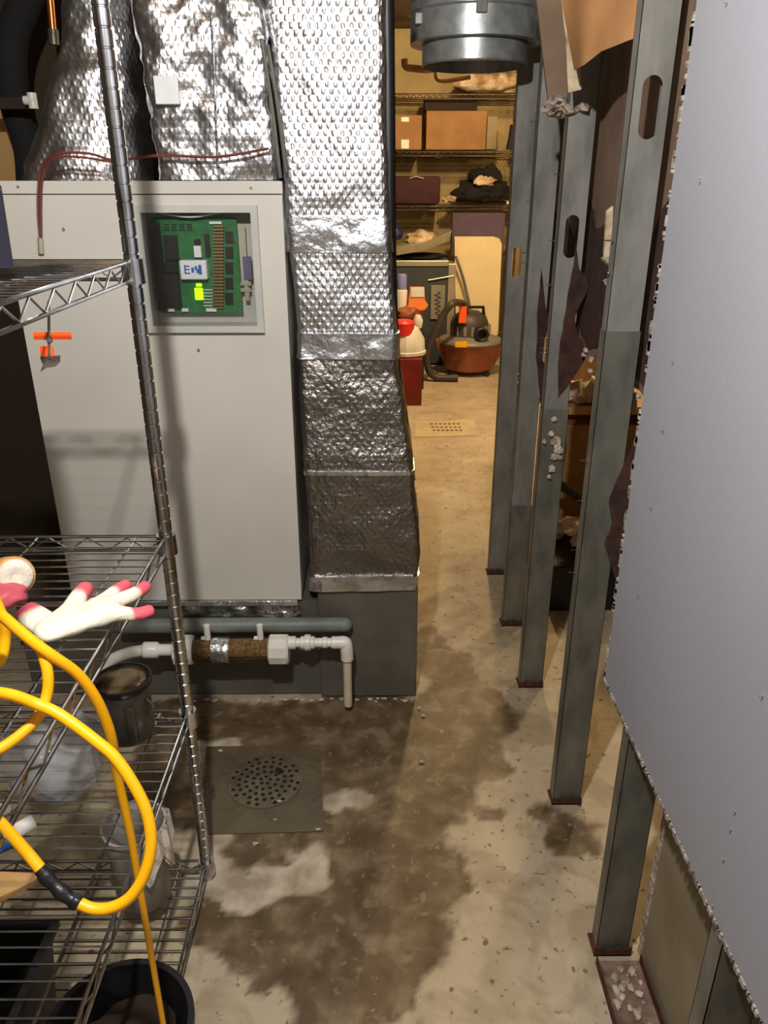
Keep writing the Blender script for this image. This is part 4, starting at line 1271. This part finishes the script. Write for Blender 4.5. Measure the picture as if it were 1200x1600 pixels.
# ------------------------------------------------------------------ far room
def far_shelving():
    root = empty('wire_shelving_unit', (0.8, YF + 0.2, 0), 'tall wire shelving rack against the cream far wall of the back room', 'shelving')
    x0, x1 = -0.05, at(815, 235, YF).x
    for py in (147, 237, 322):
        z = at(720, py, YF).z 
        m = MB()
        for dz in (0, -0.03):
            m.tube([(x0, YF, z + dz), (x1, YF, z + dz)], 0.006, 6); m.tube([(x0, YF + 0.45, z + dz), (x1, YF + 0.45, z + dz)], 0.005, 6)
        for i in range(48):
            x = x0 + (x1 - x0) * i / 47; m.tube([(x, YF, z), (x, YF + 0.45, z)], 0.0028, 5)
            if i < 47: m.tube([(x, YF, z - (0.0 if i % 2 else 0.03)), (x0 + (x1 - x0) * (i + 1) / 47, YF, z - (0.03 if i % 2 else 0.0))], 0.003, 5)
        m.build('shelf', M['chrome'], root, smooth=40)
    for x in (x0, x1):
        for y in (YF, YF + 0.45):
            MB().lathe((x, y, 0), [(0.0145, 0), (0.0145, 2.35)], n=12).build('post', M['chrome'], root, smooth=40)
far_shelving()
def fz(py): return at(720, py, YF).z
def far_items():
    g = 'cardboard boxes on the far shelf'
    r = empty('cardboard_box', at(638, 232, YF), 'small cardboard box with white tape at the left of the far shelf', 'box', g)
    m = MB(); frontbox(m, 600, 180, 659, 234, YF + 0.03, 0.3, 0.004); m.build('carton', M['card'], r)
    m = MB(); frontbox(m, 627, 183, 639, 190, YF + 0.028, 0.003); frontbox(m, 627, 218, 639, 232, YF + 0.028, 0.003); split_build(m, 'tape', M['sticker'], r, label='white tape')
    m = MB(); frontbox(m, 666, 173, 760, 234, YF + 0.02, 0.32, 0.004)
    tag(m.build('cardboard_box', M['card']), 'large plain cardboard box in the middle of the far shelf', 'box', g)
    m = MB(); frontbox(m, 664, 153, 746, 172.3, YF + 0.08, 0.25)
    tag(m.build('flat_box', M['card_dark']), 'dark flat box on top of the large cardboard box', 'box')
    m = MB(); frontbox(m, 761, 182, 776, 233, YF + 0.1, 0.2)
    tag(m.build('folder', M['tan_board']), 'tan folder leaning right of the large cardboard box', 'folder')
    m = MB(); m.poly([at(793, 233, YF + .1), at(815, 233, YF + .1), at(813, 205, YF + .1), at(800, 194, YF + .1), at(797, 215, YF + .1)], [], (0, 0.1, 0))
    tag(m.build('dark_bottle', M['navy']), 'small dark bottle-like shape at the right end of the cardboard box shelf', 'bottle')
    z = fz(321)
    r = empty('maroon_bag', at(650, 318, YF), 'maroon fabric storage bag on the lower far shelf', 'bag')
    m = MB(); frontbox(m, 604, 275, 688, 319, YF + 0.03, 0.33, 0.02); m.build('body', M['maroon'], r, smooth=40)
    MB().tube(spline([at(640, 279, YF + .02), at(650, 276, YF + .01), at(662, 279, YF + .02)], 4), 0.006, 6).build('handle', M['alum'], r)
    m = MB()
    for i, (px, py, sx, sz) in enumerate(((750, 300, .22, .10), (738, 305, .18, .07), (760, 280, .13, .10), (748, 275, .10, .06), (772, 300, .14, .10), (765, 308, .17, .06))):
        m.blob(at(px, py, YF + 0.2), (sx, 0.14, sz), seed=i + 30, amp=0.4)
    r = empty('jacket_pile', at(750, 318, YF + .2), 'black jacket heaped on the lower far shelf', 'clothes')
    m.build('cloth', M['black_cloth'], r, smooth=True)
    MB().blob(at(757, 284, YF + 0.05), (0.075, 0.02, 0.04), seed=3, amp=0.9).build('white_print', M['crumpled'], r, smooth=True)
    m = MB(); m.blob(at(702, 312, YF + .12), (0.05, 0.05, 0.035), seed=9, amp=0.6)
    tag(m.build('crumpled_bag', M['crumpled'], smooth=True), 'small crumpled paper lump between the maroon bag and the jacket', 'paper')
    m = MB(); frontbox(m, 792, 313, 810, 319, YF + 0.06, 0.25)
    tag(m.build('flat_folder', M['cream']), 'flat cream folder at the right end of the lower far shelf', 'folder')
    # under the shelves
    m = MB(); frontbox(m, 706, 333, 788, 400, YF - 0.12, 0.1, 0.008)
    tag(m.build('purple_bin', M['purple']), 'purple-grey fabric bin behind the cream folding table', 'bin')
    # cream folding table top on edge, leaning
    Yt = YF - 0.28
    out = []
    cr = [(706, 372, 787, 372), ]
    p = [(712, 371), (774, 371), (783, 374), (787, 383), (779, 520), (776, 528), (768, 541), (716, 541), (713, 530)]
    m = MB(); m.poly([at(a, b, Yt) + Vector((0, 0.1 * (at(a, b, Yt).z), 0)) for a, b in p], [], (0, 0.035, 0))
    r = empty('folding_table', at(735, 540, Yt), 'cream folding table top leaning upright against the far shelves', 'table')
    m.build('table_top', M['cream'], r)
    MB().tube(spline([at(712, 400, Yt - .02), at(725, 440, Yt - .02), at(738, 500, Yt - .02), at(742, 538, Yt - .02)], 5), 0.012, 8).build('table_leg', M['galv_old'], r, smooth=True)
    # slate cabinet
    Yk = YF - 0.3
    r = empty('grey_cabinet', at(655, 560, Yk), 'slate grey cabinet with pale frame under the far shelves', 'cabinet')
    frontbox(MB(), 0, 0, 1, 1, 1, 1)
    zt = at(650, 416, Yk).z; xa, xb = at(590, 450, Yk).x, at(711, 450, Yk).x
    MB().box((xa, Yk, 0.02), (xb - 0.06, Yk + 0.28, zt)).build('body', M['slate'], r)
    m = MB(); m.box((xb - 0.06, Yk - 0.012, 0.02), (xb, Yk + 0.28, zt + 0.02), 0.004); m.box((xa, Yk - 0.012, zt), (xb - 0.06, Yk + 0.28, zt + 0.045), 0.004); m.build('pale_frame', M['alum'], r)
    MB().tube([at(669, 438, Yk - .015), at(709, 431, Yk - .015)], 0.006, 6).build('handle', M['alum'], r)
    m = MB(); frontbox(m, 673, 446, 695, 499, Yk - 0.02, 0.02, 0.004); sg = m.build('badge', mat('badge_grey', (150, 146, 132), 0.5), r, label='pale upright badge with script lettering')
    t = MB(); pts = []
    for i in range(40):
        py = 456 + i; pts.append(at(684 + 4 * math.sin(i * 0.9) + 1.5 * math.sin(i * 2.3), py, Yk - 0.022))
    t.tube(pts, 0.004, 5); t.build('script_lettering', M['slate'], sg)
    # foil tray on a black cloth
    r = empty('foil_tray', at(660, 395, Yk), 'crumpled shallow foil roasting tray on top of the grey cabinet', 'tray')
    a = [at(618, 400, Yk - .05), at(700, 376, Yk - .05)]; 
    lo = [at(620, 399, Yk - .04), at(664, 391, Yk - .04), at(702, 377, Yk + .05), at(700, 376, Yk + .3), at(625, 384, Yk + .35)]
    hi = [at(617, 386, Yk - .06), at(665, 378, Yk - .06), at(706, 360, Yk + .02), at(703, 359, Yk + .34), at(640, 371, Yk + .4)]
    MB().hexa(lo, hi).build('tray', M['alum'], r)
    MB().blob(at(656, 374, Yk + .1), (0.13, 0.12, 0.07), seed=4, amp=0.5).build('foil_lump', M['crumpled'], r, smooth=True)
    m = MB(); m.blob((at(655, 396, Yk + .15).x, Yk + 0.13, zt + 0.068), (0.22, 0.12, 0.026), seed=14, amp=0.3)
    tag(m.build('black_cloth', M['black_cloth'], smooth=True), 'black cloth lying under the foil tray on the grey cabinet', 'cloth')
    m = MB(); m.blob(at(618, 365, Yk + .1), (0.06, 0.05, 0.06), seed=8, amp=0.2)
    tag(m.build('blue_ball', mat('deep_blue', (30, 36, 110), 0.5), smooth=True), 'deep blue cloth bundle beside the foil tray', 'cloth')
far_items()

def vacuum():
    Yv = gr(725, 586).y + 0.08
    c = Vector((at(733, 560, Yv).x, Yv, 0))
    root = empty('shop_vacuum', c, 'orange-red wet and dry vacuum with grey hose on the far room floor', 'vacuum')
    zr = at(733, 541, Yv - 0.25).z; z0 = 0.035
    k = 1.0
    m = MB(); m.lathe(c, [(0.17, z0), (0.20, z0 + 0.02), (0.235, zr - 0.03), (0.25, zr)], n=40); m.build('drum', M['vac_red'], root, smooth=40)
    for s in (-1, 1):
        m = MB(); m.hexa([c + Vector((s * 0.2, -0.07, z0 + .05)), c + Vector((s * 0.2, 0.07, z0 + .05)), c + Vector((s * 0.21, 0.07, zr)), c + Vector((s * 0.21, -0.07, zr))],
                         [c + Vector((s * 0.235, -0.05, z0 + .1)), c + Vector((s * 0.235, 0.05, z0 + .1)), c + Vector((s * 0.285, 0.06, zr + .01)), c + Vector((s * 0.285, -0.06, zr + .01))]); m.build('side_grip', M['vac_red'], root)
    for a in (0.8, 2.35, 3.9, 5.5):
        q = c + Vector((0.19 * math.cos(a), 0.19 * math.sin(a), 0)); MB().lathe(q + Vector((0, -0.015, 0.022)), [(0.018, 0), (0.022, 0.006), (0.022, 0.024), (0.018, 0.03)], n=16, axis=(0, 1, 0)).build('caster', M['black_plastic'], root, smooth=40)
    m = MB(); m.lathe(c, [(0.255, zr - 0.012), (0.262, zr), (0.25, zr + 0.02), (0.17, zr + 0.045), (0.15, zr + 0.05)], n=40); m.build('lid', M['vac_grey'], root, smooth=40)
    m = MB(); m.lathe(c + Vector((-0.01, 0, 0)), [(0.15, zr + 0.04), (0.155, zr + 0.14), (0.13, zr + 0.2), (0.07, zr + 0.235), (0.02, zr + 0.24)], n=32); m.build('motor_housing', M['hose'], root, smooth=40)
    m = MB()
    for i in range(9):
        a = PI + PI * i / 8; p = c + Vector((0.153 * math.cos(a), 0.153 * math.sin(a), zr + 0.09)); m.box(p - Vector((.012, .008, .035)), p + Vector((.012, .008, .04)), .002)
    split_build(m, 'vent', M['vac_grey'], root)
    m = MB(); q = c + Vector((0.06, -0.14, zr + 0.08)); m.lathe(q, [(0.055, 0), (0.055, 0.08), (0.045, 0.085), (0.035, 0.08), (0.033, 0.02)], n=24, axis=(0.1, -1, 0.05)); m.build('outlet', M['black_plastic'], root, smooth=40)
    m = MB(); frontbox(m, 717, 479, 729, 505, Yv - 0.17, 0.012, .002); m.build('orange_label', M['orange'], root)
    m = MB(); frontbox(m, 711, 534, 730, 543, Yv - 0.268, 0.01, .003); m.build('yellow_label', M['yellow'], root)
    m = MB(); m.tube([c + Vector((-0.05, -0.02, zr + .22)), c + Vector((-0.04, -0.04, zr + .27)), c + Vector((0.09, -0.04, zr + .27)), c + Vector((0.1, -0.02, zr + .2))], 0.014, 8); m.build('carry_handle', M['black_plastic'], root, smooth=40)
    Yh = Yv - 0.3
    p = spline([at(729, 482, Yv - .08), at(722, 474, Yv - .12), at(708, 474, Yh), at(695, 488, Yh), at(684, 510, Yh), at(673, 535, Yh), at(667, 558, Yh), at(671, 580, Yh), at(684, 590, Yh), Vector((c.x - 0.12, c.y - 0.32, 0.035))], 7)
    m = MB(); m.tube(p, [0.026 + 0.003 * (i % 2) for i in range(len(p))], 12); m.build('hose', M['hose'], root, smooth=40)
vacuum()

def left_pile():
    Yb = gr(640, 634).y
    xb = at(664, 590, Yb).x
    zt = at(650, 561, Yb).z
    m = MB(); m.box((xb - 0.5, Yb, 0), (xb - 0.02, Yb + 0.45, zt), 0.006)
    r = empty('red_crate', (xb - 0.25, Yb + 0.2, 0), 'dark red box standing on the far room floor behind the foil duct', 'box')
    m.build('box_body', M['box_red'], r)
    # white jug with red cap on it
    r = empty('white_jug', at(638, 555, Yb + .1), 'white plastic jug with a large red lid standing on the dark red box', 'jug')
    c = Vector((at(634, 560, Yb + .15).x, Yb + 0.16, zt))
    h1 = at(634, 508, c.y).z - zt
    MB().lathe(c, [(0.13, 0.0), (0.145, 0.01), (0.145, 0.03), (0.135, 0.035), (0.13, h1 * 0.55), (0.09, h1 * 0.9), (0.06, h1)], n=12).build('body', M['white_plastic'], r, smooth=25)
    MB().lathe(c + Vector((-0.02, -0.04, 0)), [(0.075, h1 * 0.72), (0.078, h1 * 1.12), (0.06, h1 * 1.2)], n=24).build('lid', M['red_lid'], r, smooth=40)
    Yq = Yb + 0.42
    m = MB(); m.box((xb - 0.5, Yb + 0.46, 0), (xb + 0.02, Yb + 0.85, at(650, 520, Yq).z), 0.01)
    tag(m.build('black_crate', M['black_plastic']), 'black crate standing behind the white jug', 'crate')
    zc = at(650, 520, Yq).z
    m = MB(); m.poly([at(637, 486, Yq + .1), at(664, 484, Yq + .1), at(669, 477, Yq + .1), at(664, 470, Yq + .1), at(663, 450, Yq + .1), at(641, 450, Yq + .1)], [], (0, 0.08, 0))
    r = empty('orange_packet', at(652, 484, Yq + .1), 'orange and white snack-like packet standing on the black crate', 'packet')
    m.build('packet_body', mat('orange_packet_film', (255, 150, 80), 0.5), r)
    m = MB(); frontbox(m, 642, 449, 663, 464, Yq + .095, 0.005); m.build('white_print', M['sticker'], r)
    r = empty('spray_can', at(628, 450, Yq + .1), 'lilac-capped white can beside the orange packet', 'can')
    cc = Vector((at(628, 470, Yq + .1).x, Yq + 0.16, zc)); za = at(628, 428, cc.y).z; zm = at(628, 452, cc.y).z
    MB().lathe((cc.x, cc.y, 0), [(0.04, zc), (0.042, zm - 0.01), (0.036, zm)], n=20).build('can_body', M['white_plastic'], r, smooth=40)
    MB().lathe((cc.x, cc.y, 0), [(0.036, zm), (0.036, za - 0.01), (0.03, za)], n=20).build('cap', M['lilac'], r, smooth=40)
    m = MB(); m.blob(at(640, 492, Yq + .1), (0.1, 0.06, 0.06), seed=15, amp=0.4)
    tag(m.build('brown_bag', M['vac_red'], smooth=True), 'small brown-orange bag slumped below the orange packet', 'bag')
    m = MB(); m.lathe((at(653, 500, Yq).x, Yq, 0), [(0.03, at(653, 512, Yq).z), (0.038, at(653, 500, Yq).z), (0.02, at(653, 492, Yq).z)], n=14)
    tag(m.build('white_cup', M['white_plastic'], smooth=True), 'small white cup to the right of the red lid', 'cup')
left_pile()

# ------------------------------------------------------------------ clutter in the side room, seen between the studs
def side_clutter():
    def bx(name, m, a, b, label, cat, bev=0.004):
        tag(MB().box(a, b, bev).build(name, m), label, cat)
    Yq = 2.9
    x0, x1 = at(880, 700, Yq).x, at(1000, 700, Yq).x
    z = at(930, 888, 2.6).z
    bx('black_crate', M['black_plastic'], (0.62, 2.45, 0.0), (1.35, 3.0, at(900, 885, 2.45).z), 'low black crate on the side room floor behind the studs', 'crate', 0.01)
    zb = at(900, 885, 2.45).z
    bx('cardboard_box', M['card'], (0.70, 2.80, zb + 0.002), (1.25, 3.0, zb + 0.42), 'cardboard box standing on the black crate beyond the studs', 'box')
    m = MB()
    for i in range(14):
        m.blob((random.uniform(0.66, 1.1), random.uniform(2.5, 2.7), zb + 0.03 + 0.05 * (i % 3)), (0.05, 0.05, 0.035), seed=i + 60, amp=0.9, sub=2, fr=2.5)
    tag(m.build('crumpled_paper', M['crumpled'], smooth=30), 'crumpled tan packing paper heaped on the black crate beyond the studs', 'paper')
    m = MB(); m.tube([(0.62, 2.52, zb + 0.30), (0.86, 2.60, zb + 0.12)], 0.018, 8)
    tag(m.build('black_bar', M['black_plastic']), 'slanting black bar seen between the nearest tall studs', 'bar')
    bx('shelf_board', M['wood'], (0.64, 2.8, zb + 0.46), (1.5, 3.15, zb + 0.49), 'wooden shelf board beyond the studs', 'board')
    bx('brown_jar', M['card_dark'], (1.04, 2.84, zb + 0.492), (1.12, 2.92, zb + 0.60), 'dark brown jar on the wooden shelf board beyond the studs', 'jar', 0.01)
    m = MB()
    for i in range(6): m.blob((0.70 + 0.045 * i, 2.86, zb + 0.53), (0.04, 0.04, 0.05), seed=i + 90, amp=0.7, sub=2)
    tag(m.build('paper_bag', M['crumpled'], smooth=30), 'crumpled white paper bag on the wooden shelf board beyond the studs', 'bag')
    bx('cardboard_box', M['card'], (1.0, 3.3, 0), (1.6, 3.9, 1.1), 'tall cardboard carton deeper in the side room', 'box')
    bx('stacked_carton', M['tan_board'], (0.9, 1.9, 0), (1.5, 2.3, 0.55), 'tan carton on the side room floor close behind the grey board', 'box')
side_clutter()
